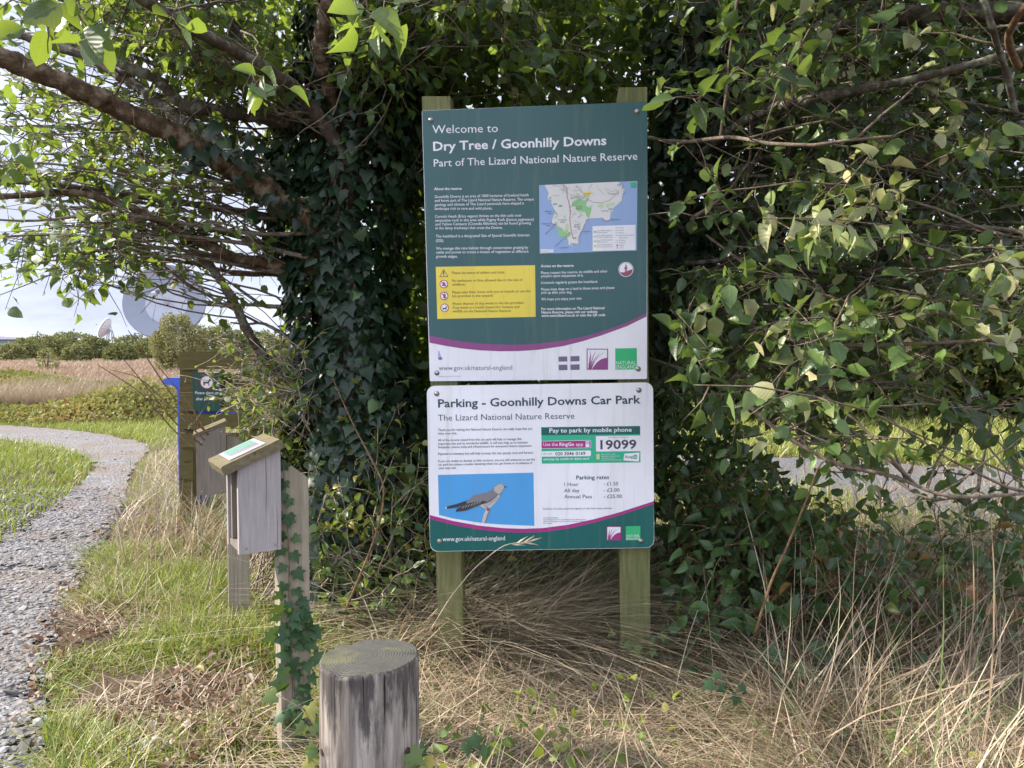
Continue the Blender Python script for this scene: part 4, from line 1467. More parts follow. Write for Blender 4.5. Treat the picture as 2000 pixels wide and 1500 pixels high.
# ------------------------------------------------------------------ bollard
def bollardmat():
    m, t, b = newmat('old_bollard_wood')
    p = objco(t)
    n = noise(t, mapping(t, p, (34, 34, 2.2)), 1.0, 7, 0.68, 0.5)
    rp = ramp(t, [(0.26, (0.06, 0.05, 0.043)), (0.44, (0.19, 0.162, 0.14)), (0.64, (0.40, 0.355, 0.31))])
    t.links.new(n.outputs['Fac'], rp.inputs['Fac'])
    st = noise(t, mapping(t, p, (9, 9, 4.0)), 1.0, 6, 0.7)
    sr = ramp(t, [(0.56, (0, 0, 0)), (0.66, (.8, .8, .8))])
    t.links.new(st.outputs['Fac'], sr.inputs['Fac'])
    col = mixc(t, sr.outputs['Color'], rp.outputs['Color'], (0.045, 0.038, 0.040))
    # damp black weathering in a ragged band below the rim
    sz_ = t.nodes.new('ShaderNodeSeparateXYZ')
    t.links.new(p, sz_.inputs[0])
    hz = t.nodes.new('ShaderNodeMapRange')
    hz.inputs['From Min'].default_value = 0.42
    hz.inputs['From Max'].default_value = 0.66
    t.links.new(sz_.outputs['Z'], hz.inputs['Value'])
    dn = noise(t, mapping(t, p, (26, 26, 5.0)), 1.0, 6, 0.7)
    dm = t.nodes.new('ShaderNodeMath')
    dm.operation = 'MULTIPLY_ADD'
    t.links.new(hz.outputs[0], dm.inputs[0])
    dm.inputs[1].default_value = 0.30
    t.links.new(dn.outputs['Fac'], dm.inputs[2])
    dr = ramp(t, [(0.68, (0, 0, 0)), (0.80, (.85, .85, .85))])
    t.links.new(dm.outputs[0], dr.inputs['Fac'])
    col = mixc(t, dr.outputs['Color'], col, (0.040, 0.034, 0.034))
    ck = noise(t, mapping(t, p, (95, 95, 2.2)), 1.0, 3, 0.55)
    c_ = ramp(t, [(0.62, (1, 1, 1)), (0.68, (0.16, 0.13, 0.12))])
    t.links.new(ck.outputs['Fac'], c_.inputs['Fac'])
    col = mixc(t, 1.0, col, c_.outputs['Color'], 'MULTIPLY')
    t.links.new(col, b.inputs['Base Color'])
    b.inputs['Roughness'].default_value = 0.85
    b.inputs['Specular IOR Level'].default_value = 0.25
    bump(t, b, n.outputs['Fac'], 0.6, 0.006)
    return m


def bollardtop():
    m, t, b = newmat('old_end_grain')
    p = objco(t)
    w = t.nodes.new('ShaderNodeTexWave')
    w.wave_type = 'RINGS'
    w.rings_direction = 'Z'
    w.inputs['Scale'].default_value = 55
    w.inputs['Distortion'].default_value = 3.5
    w.inputs['Detail'].default_value = 4
    w.inputs['Detail Scale'].default_value = 2
    t.links.new(mapping(t, p, (1, 1, 0.001)), w.inputs['Vector'])
    rp = ramp(t, [(0.0, (0.030, 0.029, 0.026)), (1.0, (0.085, 0.080, 0.070))])
    t.links.new(w.outputs['Fac'], rp.inputs['Fac'])
    n = noise(t, p, 11, 6, 0.65)
    mr = ramp(t, [(0.50, (0, 0, 0)), (0.62, (.7, .7, .7))])
    t.links.new(n.outputs['Fac'], mr.inputs['Fac'])
    col = mixc(t, mr.outputs['Color'], rp.outputs['Color'], (0.105, 0.105, 0.042))
    n3 = noise(t, p, 26, 5, 0.7)
    col = mixc(t, 0.8, col, mixc(t, n3.outputs['Fac'], (0.35, 0.35, 0.35), (1.6, 1.6, 1.6)), 'MULTIPLY')
    t.links.new(col, b.inputs['Base Color'])
    b.inputs['Roughness'].default_value = 0.95
    bump(t, b, n3.outputs['Fac'], 0.6, 0.004)
    return m


bc = at(721, 1282, 1.55)
boll = thing('bollard', (bc[0], bc[1], 0), 'stout round weathered timber bollard with a mossy flat top', 'bollard')
mb = MB()
na, nz_ = 240, 30
R0 = 0.1005
top = bc[2]
ang = np.arange(na) * 2 * math.pi / na
r_ = np.random.default_rng(3)
prof = 1 + 0.012 * np.sin(2 * ang + 1) + 0.01 * np.sin(3 * ang) + 0.006 * np.sin(7 * ang + 2) + 0.0015 * r_.normal(0, 1, na)
cracks = [(1.5 * math.pi - .12, .03), (1.5 * math.pi + .30, .02), (1.5 * math.pi - .62, .018), (1.5 * math.pi + .75, .02), (1.5 * math.pi + .06, .016)]
for ca, dpt in cracks:
    dd = np.abs((ang - ca + math.pi) % (2 * math.pi) - math.pi)
    prof -= dpt * np.exp(-(dd / 0.013) ** 2)
rows = []
zz = np.concatenate([np.linspace(-0.1, top - 0.010, nz_ - 2), [top - 0.004, top]])
for k, z_ in enumerate(zz):
    rr_ = R0 * prof * (1 - 0.012 * (z_ / top)) * (1.0 if k < nz_ - 1 else 0.965)
    tilt = 0.035 * np.cos(ang) * R0 * (1 if z_ > top - .05 else 0)
    rows.append(np.stack([bc[0] + rr_ * np.cos(ang), bc[1] + rr_ * np.sin(ang), z_ + 0 * ang + tilt + ((r_.normal(0, .0010, na) - 0.006 * np.maximum(0, np.sin(ang * 3 + 1.3)) ** 14) if k >= nz_ - 2 else 0)], 1))
V = np.concatenate(rows)
i, j = np.meshgrid(np.arange(na), np.arange(nz_ - 1))
q = np.stack([j * na + i, j * na + (i + 1) % na, (j + 1) * na + (i + 1) % na, (j + 1) * na + i], -1).reshape(-1, 4)
mb.add(V, q)
mb.build('shaft', bollardmat(), boll, smooth=True)
mb = MB()
ringr = [1, .85, .65, .45, .25, .08]
tp = rows[-1]
cen = tp.mean(0)
cir = cen + np.stack([R0 * .96 * np.cos(ang), R0 * .96 * np.sin(ang), 0.035 * np.cos(ang) * R0], 1)
V = np.concatenate([cen + ((tp if f > .9 else cir) - cen) * f + np.array([0, 0, 1]) * (0.0005 + 0.003 * (1 - f) ) for f in ringr])
i, j = np.meshgrid(np.arange(na), np.arange(len(ringr) - 1))
q = np.stack([j * na + i, j * na + (i + 1) % na, (j + 1) * na + (i + 1) % na, (j + 1) * na + i], -1).reshape(-1, 4)
mb.add(V, [q, np.arange(na)[None] + (len(ringr) - 1) * na])
mb.build('end_grain', bollardtop(), boll, smooth=True)
M_hole = plain('dark_bolt_hole', (0.05, 0.03, 0.025), 0.9)
for px, py in ((796, 1466), (630, 1468)):
    r = ray(px, py)
    a = r[:2] @ r[:2]
    oc = -bc[:2]
    bq = 2 * (r[:2] @ oc)
    disc = bq * bq - 4 * a * (oc @ oc - (R0 * 0.985) ** 2)
    if disc > 0:
        h = C0 + r * ((-bq - math.sqrt(disc)) / (2 * a))
        nn = nrm(np.array([h[0] - bc[0], h[1] - bc[1], 0]))
        tt = np.array([-nn[1], nn[0], 0])
        mb = MB()
        mb.tube([h - nn * 0.01, h + nn * 0.0035], [0.0065, 0.0065], 12)
        mb.build('bolt', M_hole, boll)

# ------------------------------------------------------------------ dog notice on slatted timber, blue bin
M_fen = woodmat('green_boards', (0.075, 0.058, 0.022), (0.17, 0.135, 0.055), (0.10, 0.10, 0.032), 0.4, (4, 60, 60))
M_blue = plain('blue_paint', (0.035, 0.10, 0.62), 0.35, 0, 0.35, 60)
D5 = 5.6
ns = thing('slatted_screen', gnd(420, 1033), 'slatted green timber screen carrying a small dog notice', 'timber screen')


def bar(name, x0, y0, x1, y1, d, th, mat, parent):
    mb = MB()
    q = [at(x0, y0, d), at(x1, y0, d), at(x1, y1, d), at(x0, y1, d)]
    mb.prism(q, (0, th, 0))
    return mb.build(name, mat, parent)


bar('post', 351, 721, 377, 1060, D5 + .01, 0.09, M_fen, ns)
bar('post', 486, 721, 512, 1060, D5 + .01, 0.09, M_fen, ns)
for y0, y1 in ((687, 720.5), (767, 803), (809, 838), (846, 874)):
    bar('board', 350, y0, 514, y1, D5 - 0.03, 0.035, M_fen, ns)
bar('board', 377.5, 730, 485, 757, D5 + 0.06, 0.03, M_fen, ns)
DB = Board(tuple(at(404, 764, D5 - .05)), (0.0001, 0, 0), 0.21, 0.28)
mb = MB()
q = [DB.p(*DB.uv(*p)) for p in ((375.5, 727), (432, 727), (432, 802), (376.5, 802))]
mb.prism(q, -DB.N * 0.004)
nt = mb.build('dog_notice', printmat('notice_green', (0.008, 0.055, 0.042), 0.08), ns)
pr = Print(DB, lambda x, y: (x, y))
pr.disc(404, 746.5, 13.2, 'red', 1)
pr.disc(404, 746.5, 11.6, 'white', 2)
K = lambda x, y: (404 + (x - 276) * 0.42, 746.5 + (y - 488) * 0.42)
pr.poly([K(*p) for p in DOG], 'ink', 3)
pr.build('dog_roundel', nt)
pr = Print(DB, lambda x, y: (x, y))
pr.text('Please clean up', (381, 769.5), (427, 769.5), 'white', 5, 0.01, 2)
pr.build('lettering', nt)
pr = Print(DB, lambda x, y: (x, y))
pr.text('after your dog', (383, 781.5), (425, 781.5), 'white', 5, 0.01, 2)
pr.build('lettering', nt)

bn = thing('waste_bin', gnd(372, 1020), 'bright blue hooded dog waste bin tucked behind the timber screen', 'bin')
mb = MB()
q0 = at(346, 768, 5.82)
q1 = at(440, 768, 5.82)
zb = 0.0
w_ = q1[0] - q0[0]
mb.prism([(q0[0], q0[1], 0.0), (q0[0] + .13, q0[1], 0.0), (q0[0] + .13, q0[1], 0.62), (q1[0], q1[1], 0.80), (q1[0], q1[1], q0[2] + .03), (q0[0], q0[1], q0[2] + .03)], (0, 0.3, 0))
mb.build('body', M_blue, bn)
mb = MB()
z0 = q0[2]
sec = [(-0.105, z0 + 0.105), (-0.06, z0 + 0.118), (w_, z0 + 0.118), (w_, z0 + 0.02), (0.004, z0 + 0.0), (-0.004, z0 + 0.035), (-0.03, z0 + 0.06), (-0.085, z0 + 0.068)]
mb.prism([(q0[0] + a, q0[1] - 0.01, c) for a, c in sec], (0, 0.32, 0))
mb.build('hood', M_blue, bn)

# ------------------------------------------------------------------ far things: dishes, shed
M_dish = plain('dish_shaded', (0.20, 0.22, 0.265), 0.55, 0, 0.12, 0.5)  # white dish darkened to blue-grey; its shaded face is put into the colour
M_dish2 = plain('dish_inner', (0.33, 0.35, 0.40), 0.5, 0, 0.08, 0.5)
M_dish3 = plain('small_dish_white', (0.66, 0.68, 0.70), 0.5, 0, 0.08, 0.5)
M_steel = plain('galvanised_lattice', (0.42, 0.44, 0.46), 0.5, 0.2, 0.2, 1)
M_dkst = plain('dark_strut', (0.07, 0.08, 0.10), 0.6)


def dish(name, c, R, axis, label, inner, feed, depth=0.30, base=True):
    axis = nrm(np.array(axis, float))
    t = thing(name, (c[0], c[1], 0), label, 'satellite dish', 'satellite dishes beyond the heath')
    a = nrm(np.cross(axis, (0, 0, 1.0)))
    b_ = np.cross(a, axis)
    n = 48

    def ring(f, back=0.0):
        zc = depth * R * (f * f - 1) - back
        an = np.arange(n) * 2 * math.pi / n
        return c + axis * zc + R * f * (np.cos(an)[:, None] * a + np.sin(an)[:, None] * b_)
    fr = [0.02, 0.2, 0.42, 0.6, 0.8, 1.0]
    mb = MB()
    rings = [ring(f) for f in fr]
    back = [ring(f, 0.06 * R) for f in fr[::-1]]
    rings += [ring(1.012, -0.0), ring(1.012, 0.07 * R)] + back
    V = np.concatenate(rings)
    i, j = np.meshgrid(np.arange(n), np.arange(len(rings) - 1))
    q = np.stack([j * n + i, j * n + (i + 1) % n, (j + 1) * n + (i + 1) % n, (j + 1) * n + i], -1).reshape(-1, 4)
    mb.add(V, [q, np.arange(n)[None]])
    mb.build('reflector', M_dish if R > 8 else M_dish3, t, smooth=True)
    if inner:
        mb = MB()
        rs = [c + axis * (depth * R * (f * f - 1) + 0.06) + R * f * (np.cos(np.arange(n) * 2 * math.pi / n)[:, None] * a + np.sin(np.arange(n) * 2 * math.pi / n)[:, None] * b_) for f in (0.02, 0.25, inner)]
        V = np.concatenate(rs)
        i, j = np.meshgrid(np.arange(n), np.arange(2))
        q = np.stack([j * n + i, j * n + (i + 1) % n, (j + 1) * n + (i + 1) % n, (j + 1) * n + i], -1).reshape(-1, 4)
        mb.add(V, [q, np.arange(n)[None]])
        mb.build('inner_panel', M_dish2, t, smooth=True)
    fp = c + axis * R * feed
    for k in range(3 if R < 8 else 4):
        an = k * 2 * math.pi / (3 if R < 8 else 4) + 0.6
        s0 = c + axis * depth * R * (0.55 ** 2 - 1) + R * 0.55 * (math.cos(an) * a + math.sin(an) * b_)
        mb = MB()
        mb.tube([s0, fp], R * 0.011, 5)
        mb.build('strut', M_steel, t)
    mb = MB()
    mb.tube([fp - axis * R * .06, fp + axis * R * 0.03], [R * .03, R * 0.05], 10)
    mb.build('feed_horn', M_dkst, t)
    # backing lattice and pedestal
    bk = c - axis * R * (depth + 0.28)
    mb = MB()
    for k in range(16):
        an = k * 2 * math.pi / 16
        s0 = c - axis * 0.08 * R + R * 0.97 * (math.cos(an) * a + math.sin(an) * b_)
        s1 = bk + R * 0.25 * (math.cos(an) * a + math.sin(an) * b_)
        mb.tube([s0, s1], R * 0.012, 4)
    an = np.arange(25) * 2 * math.pi / 24
    mb.tube(bk + R * 0.25 * (np.cos(an)[:, None] * a + np.sin(an)[:, None] * b_), R * 0.014, 4)
    mb.tube(c - axis * 0.13 * R + R * 1.0 * (np.cos(an)[:, None] * a + np.sin(an)[:, None] * b_), R * 0.013, 4)
    mb.build('backing_frame', M_steel, t)
    mb = MB()
    h = bk[2]
    for sx, sy in ((-1, -1), (1, -1), (1, 1), (-1, 1)):
        mb.tube([(bk[0] + sx * R * .5, bk[1] + sy * R * .4, 0), (bk[0] + sx * R * .14, bk[1] + sy * R * .1, h)], R * 0.05, 6)
    mb.tube([(bk[0], bk[1], h), c - axis * R * depth], R * 0.12, 8)
    mb.box((bk[0] - R * .55, bk[1] - R * .45, 0), (R * 1.1, 0, 0), (0, R * .9, 0), (0, 0, min(R * 0.42, h * .6)))
    mb.build('pedestal', M_dish2, t)
    return t


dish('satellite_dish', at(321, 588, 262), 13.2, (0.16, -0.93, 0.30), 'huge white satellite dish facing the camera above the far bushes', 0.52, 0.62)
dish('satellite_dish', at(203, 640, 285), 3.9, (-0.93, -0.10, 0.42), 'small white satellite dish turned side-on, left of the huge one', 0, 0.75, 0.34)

sh = thing('shed', at(0, 677, 185) * np.array([1, 1, 0]), 'long low blue grey shed with a pale shallow roof on the horizon', 'shed')
M_shedw = plain('shed_cladding', (0.16, 0.24, 0.31), 0.6, 0, 0.15, 0.4)
M_shedr = plain('shed_roof', (0.50, 0.51, 0.56), 0.6, 0, 0.1, 0.4)
xr = at(56, 660, 185)[0]
zt_ = at(0, 663, 185)[2]
zr = at(0, 652, 185)[2]
mb = MB()
mb.box((xr - 70, 185, 0), (70, 0, 0), (0, 30, 0), (0, 0, zt_))
w_ = mb.build('wall', M_shedw, sh)
for k in range(6):
    mb = MB()
    mb.box((xr - 5 - k * 6.5, 184.9, 0.2), (3.6, 0, 0), (0, .06, 0), (0, 0, zt_ - 1.3))
    mb.build('door', plain('shed_door', (0.08, 0.11, 0.15), 0.6), sh)
mb = MB()
mb.prism([(xr - 71, 184, zt_ + .02), (xr + 1.8, 184, zt_ + .02), (xr + 1.8, 184, zt_ + .3), (xr - 20, 184, zr + .4), (xr - 71, 184, zr + .7)], (0, 32, 0))
mb.build('roof', M_shedr, sh)

# ------------------------------------------------------------------ vegetation
M_bark = barkmat('bark', (0.030, 0.020, 0.013), (0.155, 0.098, 0.058), 0.22, 22)
M_barkd = barkmat('dark_bark', (0.045, 0.034, 0.027), (0.12, 0.09, 0.07), 0.4)
M_lichen = barkmat('lichen_bark', (0.05, 0.038, 0.03), (0.14, 0.115, 0.09), 0.65)
M_twig = barkmat('twig_bark', (0.08, 0.058, 0.042), (0.24, 0.185, 0.14), 0.2, 30)
M_pale_twig = barkmat('pale_twig_bark', (0.24, 0.19, 0.14), (0.48, 0.40, 0.32), 0, 30)
M_cane = barkmat('brown_cane', (0.11, 0.062, 0.036), (0.25, 0.155, 0.09), 0, 40)
G1 = [(0.0, (0.013, 0.032, 0.008)), (0.45, (0.033, 0.074, 0.015)), (0.8, (0.075, 0.14, 0.032)), (0.95, (0.17, 0.20, 0.07)), (1.0, (0.26, 0.25, 0.09))]
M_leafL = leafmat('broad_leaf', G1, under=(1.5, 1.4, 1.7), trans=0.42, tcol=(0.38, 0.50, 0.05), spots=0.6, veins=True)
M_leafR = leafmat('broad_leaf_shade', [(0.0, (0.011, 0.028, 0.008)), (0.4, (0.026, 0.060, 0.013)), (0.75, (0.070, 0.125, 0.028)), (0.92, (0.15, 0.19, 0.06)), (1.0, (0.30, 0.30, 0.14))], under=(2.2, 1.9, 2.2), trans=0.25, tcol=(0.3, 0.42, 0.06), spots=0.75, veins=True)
M_deep = leafmat('shaded_inner_leaf', [(0.0, (0.005, 0.012, 0.004)), (0.6, (0.012, 0.024, 0.007)), (1.0, (0.034, 0.055, 0.016))], trans=0.2, rough=0.6, spec=0.3, tcol=(0.25, 0.36, 0.04))  # leaf tones darkened to put the crown's inner shade into the colour
M_ivy = leafmat('ivy_leaf', [(0.0, (0.006, 0.018, 0.009)), (0.6, (0.013, 0.034, 0.016)), (0.9, (0.028, 0.06, 0.024)), (1.0, (0.09, 0.14, 0.05))], under=(1.6, 1.5, 1.5), trans=0.12, rough=0.4, spec=0.42)
M_thick = leafmat('thicket_leaf', [(0.0, (0.018, 0.042, 0.012)), (0.5, (0.055, 0.105, 0.025)), (0.85, (0.15, 0.20, 0.05)), (1.0, (0.34, 0.30, 0.06))], under=(1.4, 1.3, 1.5), trans=0.36, tcol=(0.38, 0.48, 0.06), spots=0.4)
M_bramble = leafmat('bramble_leaf', [(0.0, (0.013, 0.034, 0.011)), (0.6, (0.032, 0.075, 0.022)), (0.92, (0.075, 0.14, 0.038)), (1.0, (0.25, 0.11, 0.05))], under=(1.6, 1.5, 1.6), trans=0.25, spots=0.4, veins=True)
M_hedge = leafmat('hedge_leaf', [(0.0, (0.03, 0.05, 0.015)), (0.5, (0.065, 0.095, 0.028)), (0.85, (0.14, 0.155, 0.05)), (1.0, (0.36, 0.33, 0.11))], trans=0.3, tcol=(0.42, 0.46, 0.1))


def ppix(P):
    q = np.asarray(P) - C0
    z = q @ FW
    return 1000 + FPX * (q @ RT) / z, 750 - FPX * (q @ UP) / z, q[..., 1]


def blocked(P):
    """would stand in front of the board, or of the leaflet boxes"""
    x, y, d = ppix(P)
    return ((x > 790) & (x < 1300) & (y > 150) & (y < 1100) & (d < 3.16)) | ((x > 360) & (x < 610) & (y > 815) & (d < 3.7))


CLEAR = []


def hides_limb(p):
    """most twigs leave the big limbs bare, so few leaves hang right in front of them"""
    if not CLEAR:
        return False
    x, y, d = ppix(p)
    for lx, ly, ld, w in CLEAR:
        k = np.argmin((lx - x) ** 2 + (ly - y) ** 2)
        if d < ld[k] + 0.03 and (lx[k] - x) ** 2 + (ly[k] - y) ** 2 < w * w and rng.random() < 0.82:
            return True
    return False


class Plant:
    def __init__(s, leafmat_, woodmat_, tmpl=LEAF):
        s.w, s.tm, s.lm, s.wm = MB(), tmpl, leafmat_, woodmat_
        s.P, s.D, s.N, s.S, s.R = [], [], [], [], []

    def leaf(s, p, d, n, size, r):
        if blocked(p) or hides_limb(p):
            return
        s.P.append(p)
        s.D.append(d)
        s.N.append(n)
        s.S.append(size)
        s.R.append(r)

    def twig(s, pts, r0, r1, n=4):
        s.w.tube(pts, np.linspace(r0, r1, len(pts)), n, 0, rng.random())

    def spray(s, a, b, r, nside, lsize, sag=0.06, wander=0.05, side=(0.10, 0.30), spacing=0.045, tone=(0.45, 0.24), start=0.25):
        a, b = np.asarray(a, float), np.asarray(b, float)
        ln = np.linalg.norm(b - a)
        if ln < 0.05:
            return
        k = 9
        t = np.linspace(0, 1, k)
        pts = a + (b - a) * t[:, None]
        w1 = rng.normal(0, wander * ln, 3)
        w2 = rng.normal(0, wander * ln * 0.6, 3)
        pts = pts + np.sin(t * math.pi)[:, None] * w1 + np.sin(t * 2 * math.pi)[:, None] * w2
        pts[:, 2] += sag * ln * np.sin(t * math.pi)
        pts[1:-1] += rng.normal(0, 0.006, (k - 2, 3))
        if blocked(pts[4]) or blocked(pts[-1]) or blocked(pts[6]) or blocked(pts[2]):
            return
        if sum(hides_limb(pts[i_]) for i_ in (2, 3, 4, 5, 6, 7, 8)) > 1:
            return
        s.twig(pts, r, r * 0.35, 5 if r > 0.006 else 4)
        tone_ = rng.normal(*tone)
        ends = []
        for i in range(nside):
            u = start + (1 - start) * (i + rng.random()) / nside
            f = u * (k - 1)
            j = min(int(f), k - 2)
            p = pts[j] + (pts[j + 1] - pts[j]) * (f - j)
            td = nrm(pts[j + 1] - pts[j])
            d = nrm(td * rng.uniform(0.3, 1.0) + nrm(rng.normal(0, 1, 3)) * 0.9)
            L_ = rng.uniform(*side)
            q = [p]
            for _ in range(3):
                d = nrm(d + rng.normal(0, 0.22, 3) + np.array([0, 0, -0.05]))
                q.append(q[-1] + d * L_ / 3)
            q = np.array(q)
            s.twig(q, r * 0.45 + 0.0006, 0.0011, 3)
            s.leafy(q, lsize, spacing, tone_)
        s.leafy(pts[5:], lsize, spacing * 1.3, tone_)

    def leafy(s, q, lsize, spacing, tone):
        seg = np.linalg.norm(np.diff(q, axis=0), axis=1)
        tot = seg.sum()
        u = rng.random() * spacing
        c = np.concatenate([[0], np.cumsum(seg)])
        while u <= tot:
            j = min(np.searchsorted(c, u, 'right') - 1, len(seg) - 1)
            td = (q[j + 1] - q[j]) / (seg[j] + 1e-9)
            p = q[j] + td * (u - c[j])
            d = td * rng.uniform(0.1, 0.9) + nrm(rng.normal(0, 1, 3)) * 0.85 + np.array([0, 0, -0.28])
            n = np.array([rng.normal(0, .55), rng.normal(-0.35, .5), 0.75 + rng.normal(0, .35)])
            sz = rng.uniform(*lsize)
            s.leaf(p, d, n, sz, float(np.clip(tone + rng.normal(0, 0.16), 0, 1)))
            u += spacing * rng.uniform(0.6, 1.5)

    def loose(s, P, size, tone=(0.45, 0.25), up=0.5):
        n = len(P)
        if n == 0:
            return
        D = rng.normal(0, 1, (n, 3)) + np.array([0, 0, -0.3])
        N = rng.normal(0, 0.7, (n, 3)) + np.array([0, -0.3, up])
        S = rng.uniform(size[0], size[1], n)
        R = np.clip(rng.normal(tone[0], tone[1], n), 0, 1)
        bl = blocked(P)
        for i in np.nonzero(~bl)[0]:
            s.P.append(P[i])
            s.D.append(D[i])
            s.N.append(N[i])
            s.S.append(S[i])
            s.R.append(R[i])

    def build(s, parent, leafname='crown', twigname='twigs'):
        if s.P:
            mb = MB()
            scatter_leaves(mb, s.tm, np.array(s.P), np.array(s.D), np.array(s.N), np.array(s.S), np.array(s.R))
            o = mb.build(leafname, s.lm, parent, smooth=True)
            o['kind'] = 'stuff'
        if s.w.n:
            o = s.w.build(twigname, s.wm, parent, smooth=True)
            o['kind'] = 'stuff'


def limb(name, pxs, r0, r1, mat, parent, n=10, rough=0.12):
    """limb through photo points (x, y, depth)"""
    c = np.array([at(*p) for p in pxs])
    k = (len(c) - 1) * 5 + 1
    t = np.linspace(0, len(c) - 1, k)
    pts = np.stack([np.interp(t, np.arange(len(c)), c[:, i]) for i in range(3)], 1)
    for _ in range(3):
        pts[1:-1] = (pts[:-2] + 2 * pts[1:-1] + pts[2:]) / 4
    rr_ = np.linspace(r0, r1, k)
    pts[1:-1] += rng.normal(0, 0.08 * rr_[1:-1, None], (k - 2, 3))
    rr_ = rr_ * (1 + rng.normal(0, rough, k) * 0.6)
    mb = MB()
    if n >= 10:
        kk = 4 * (k - 1) + 1
        ti = np.linspace(0, k - 1, kk)
        fine = np.stack([np.interp(ti, np.arange(k), pts[:, i]) for i in range(3)], 1)
        for _ in range(4):
            fine[1:-1] = (fine[:-2] + 2 * fine[1:-1] + fine[2:]) / 4
        mb.tube(fine, np.interp(ti, np.arange(k), rr_) * (1 + 0.10 * np.maximum(0, np.sin(ti * 1.7 + k)) ** 6), n, jit=0.075)
    else:
        mb.tube(pts, rr_, n)
    mb.build(name, mat, parent, smooth=True)
    return pts


def region(n, poly, d0, d1, pw=1.0):
    """n points whose picture lies inside poly, at depths d0..d1"""
    poly = np.array(poly, float)
    out = []
    while sum(len(a) for a in out) < n:
        x = rng.uniform(poly[:, 0].min(), poly[:, 0].max(), 2 * n)
        y = rng.uniform(poly[:, 1].min(), poly[:, 1].max(), 2 * n)
        q = inpoly(x, y, poly)
        d = d0 + (d1 - d0) * rng.random(q.sum()) ** pw
        out.append(atv(x[q], y[q], d))
    return np.concatenate(out)[:n]


# ---- the ivy-clad tree
T0 = gnd(700, 1205)
tree = thing('tree', (T0[0], T0[1], 0), 'ivy clad broadleaf tree whose long limbs reach out to the left', 'tree')
trunk = limb('trunk', [(705, 1215, 3.75), (700, 1000, 3.72), (695, 800, 3.7), (675, 600, 3.66), (655, 430, 3.6), (680, 300, 3.6), (700, 150, 3.65), (720, -60, 3.7), (760, -400, 3.8), (800, -800, 4.0)], 0.15, 0.06, M_barkd, tree, 14)
LA = limb('limb', [(640, 470, 3.55), (580, 415, 3.45), (470, 335, 3.3), (400, 300, 3.2), (330, 258, 3.12), (230, 213, 3.0), (130, 165, 2.88), (0, 110, 2.75), (-200, 30, 2.55), (-500, -70, 2.4), (-900, -170, 2.2)], 0.053, 0.026, M_bark, tree, 20)
LB = limb('limb', [(700, 290, 3.58), (668, 230, 3.5), (640, 180, 3.4), (622, 100, 3.3), (640, 10, 3.2), (655, -120, 3.1), (640, -400, 3.0)], 0.036, 0.026, M_bark, tree)
LC = limb('limb', [(680, 280, 3.6), (600, 250, 3.55), (520, 228, 3.5), (430, 218, 3.45), (350, 205, 3.4), (318, 160, 3.35), (240, 124, 3.3), (120, 95, 3.3), (-50, 40, 3.3)], 0.036, 0.016, M_lichen, tree)
LD = limb('limb', [(500, 340, 3.4), (460, 300, 3.42), (400, 262, 3.45), (350, 236, 3.5), (320, 208, 3.52), (270, 168, 3.55), (215, 135, 3.6), (100, 70, 3.7)], 0.036, 0.022, M_lichen, tree)
LE = limb('limb', [(640, 545, 3.62), (600, 530, 3.6), (530, 515, 3.5), (460, 505, 3.45), (400, 475, 3.4), (330, 440, 3.35), (250, 402, 3.3), (150, 372, 3.3), (0, 385, 3.3), (-100, 390, 3.3)], 0.030, 0.010, M_bark, tree)
LF = limb('limb', [(610, 440, 3.55), (500, 420, 3.5), (400, 402, 3.45), (260, 380, 3.4), (120, 362, 3.4), (0, 352, 3.4), (-90, 345, 3.4)], 0.020, 0.009, M_barkd, tree)
LG = limb('limb', [(560, 735, 3.68), (520, 705, 3.6), (500, 675, 3.55), (478, 640, 3.5), (462, 595, 3.45), (430, 545, 3.45), (400, 510, 3.5), (360, 470, 3.5), (330, 400, 3.5)], 0.026, 0.014, M_barkd, tree)
LH = limb('limb', [(690, 330, 3.5), (600, 190, 3.3), (500, 120, 3.0), (380, 60, 2.7), (250, -20, 2.4), (100, -120, 2.1)], 0.03, 0.014, M_barkd, tree)
LI = limb('limb', [(470, 120, 3.5), (455, 40, 3.4), (440, -40, 3.3), (430, -200, 3.2)], 0.030, 0.024, M_barkd, tree)
LJ = limb('limb', [(700, 200, 3.65), (800, 100, 3.6), (900, 30, 3.6), (1020, -60, 3.6), (1200, -200, 3.6)], 0.04, 0.02, M_barkd, tree)
for l_, w_ in ((LA, 46), (LB, 34), (LC, 28), (LD, 28), (LE, 20)):
    CLEAR.append((*ppix(l_), w_))
fan = []
for k, (sy, ey, ex, sd_, ed_) in enumerate(((400, 330, -60, 3.45, 3.2), (430, 300, 60, 3.5, 3.7), (455, 425, -70, 3.5, 3.0), (480, 395, 40, 3.6, 3.8), (505, 470, -60, 3.5, 3.1), (520, 440, 150, 3.6, 3.9), (540, 500, 20, 3.55, 3.3), (560, 520, 220, 3.6, 3.5),
                                            (620, 600, 430, 3.6, 3.4), (330, 250, -40, 3.6, 3.9), (300, 190, 30, 3.7, 4.1), (260, 60, 120, 3.6, 4.0), (650, 630, 450, 3.6, 3.6))):
    sx_ = rng.uniform(580, 640)
    pth = [(sx_, sy, sd_)]
    for u in (0.2, 0.4, 0.6, 0.8, 1.0):
        pth.append((sx_ + (ex - sx_) * u, sy + (ey - sy) * u + rng.normal(0, 13) * (u < 1) - 18 * math.sin(u * 3.14), sd_ + (ed_ - sd_) * u))
    fan.append(limb('limb', pth, rng.uniform(0.010, 0.017), 0.004, M_barkd if k % 2 else M_twig, tree, 8))
LIMBS = [LA, LB, LC, LD, LE, LF, LG, LH, LI]

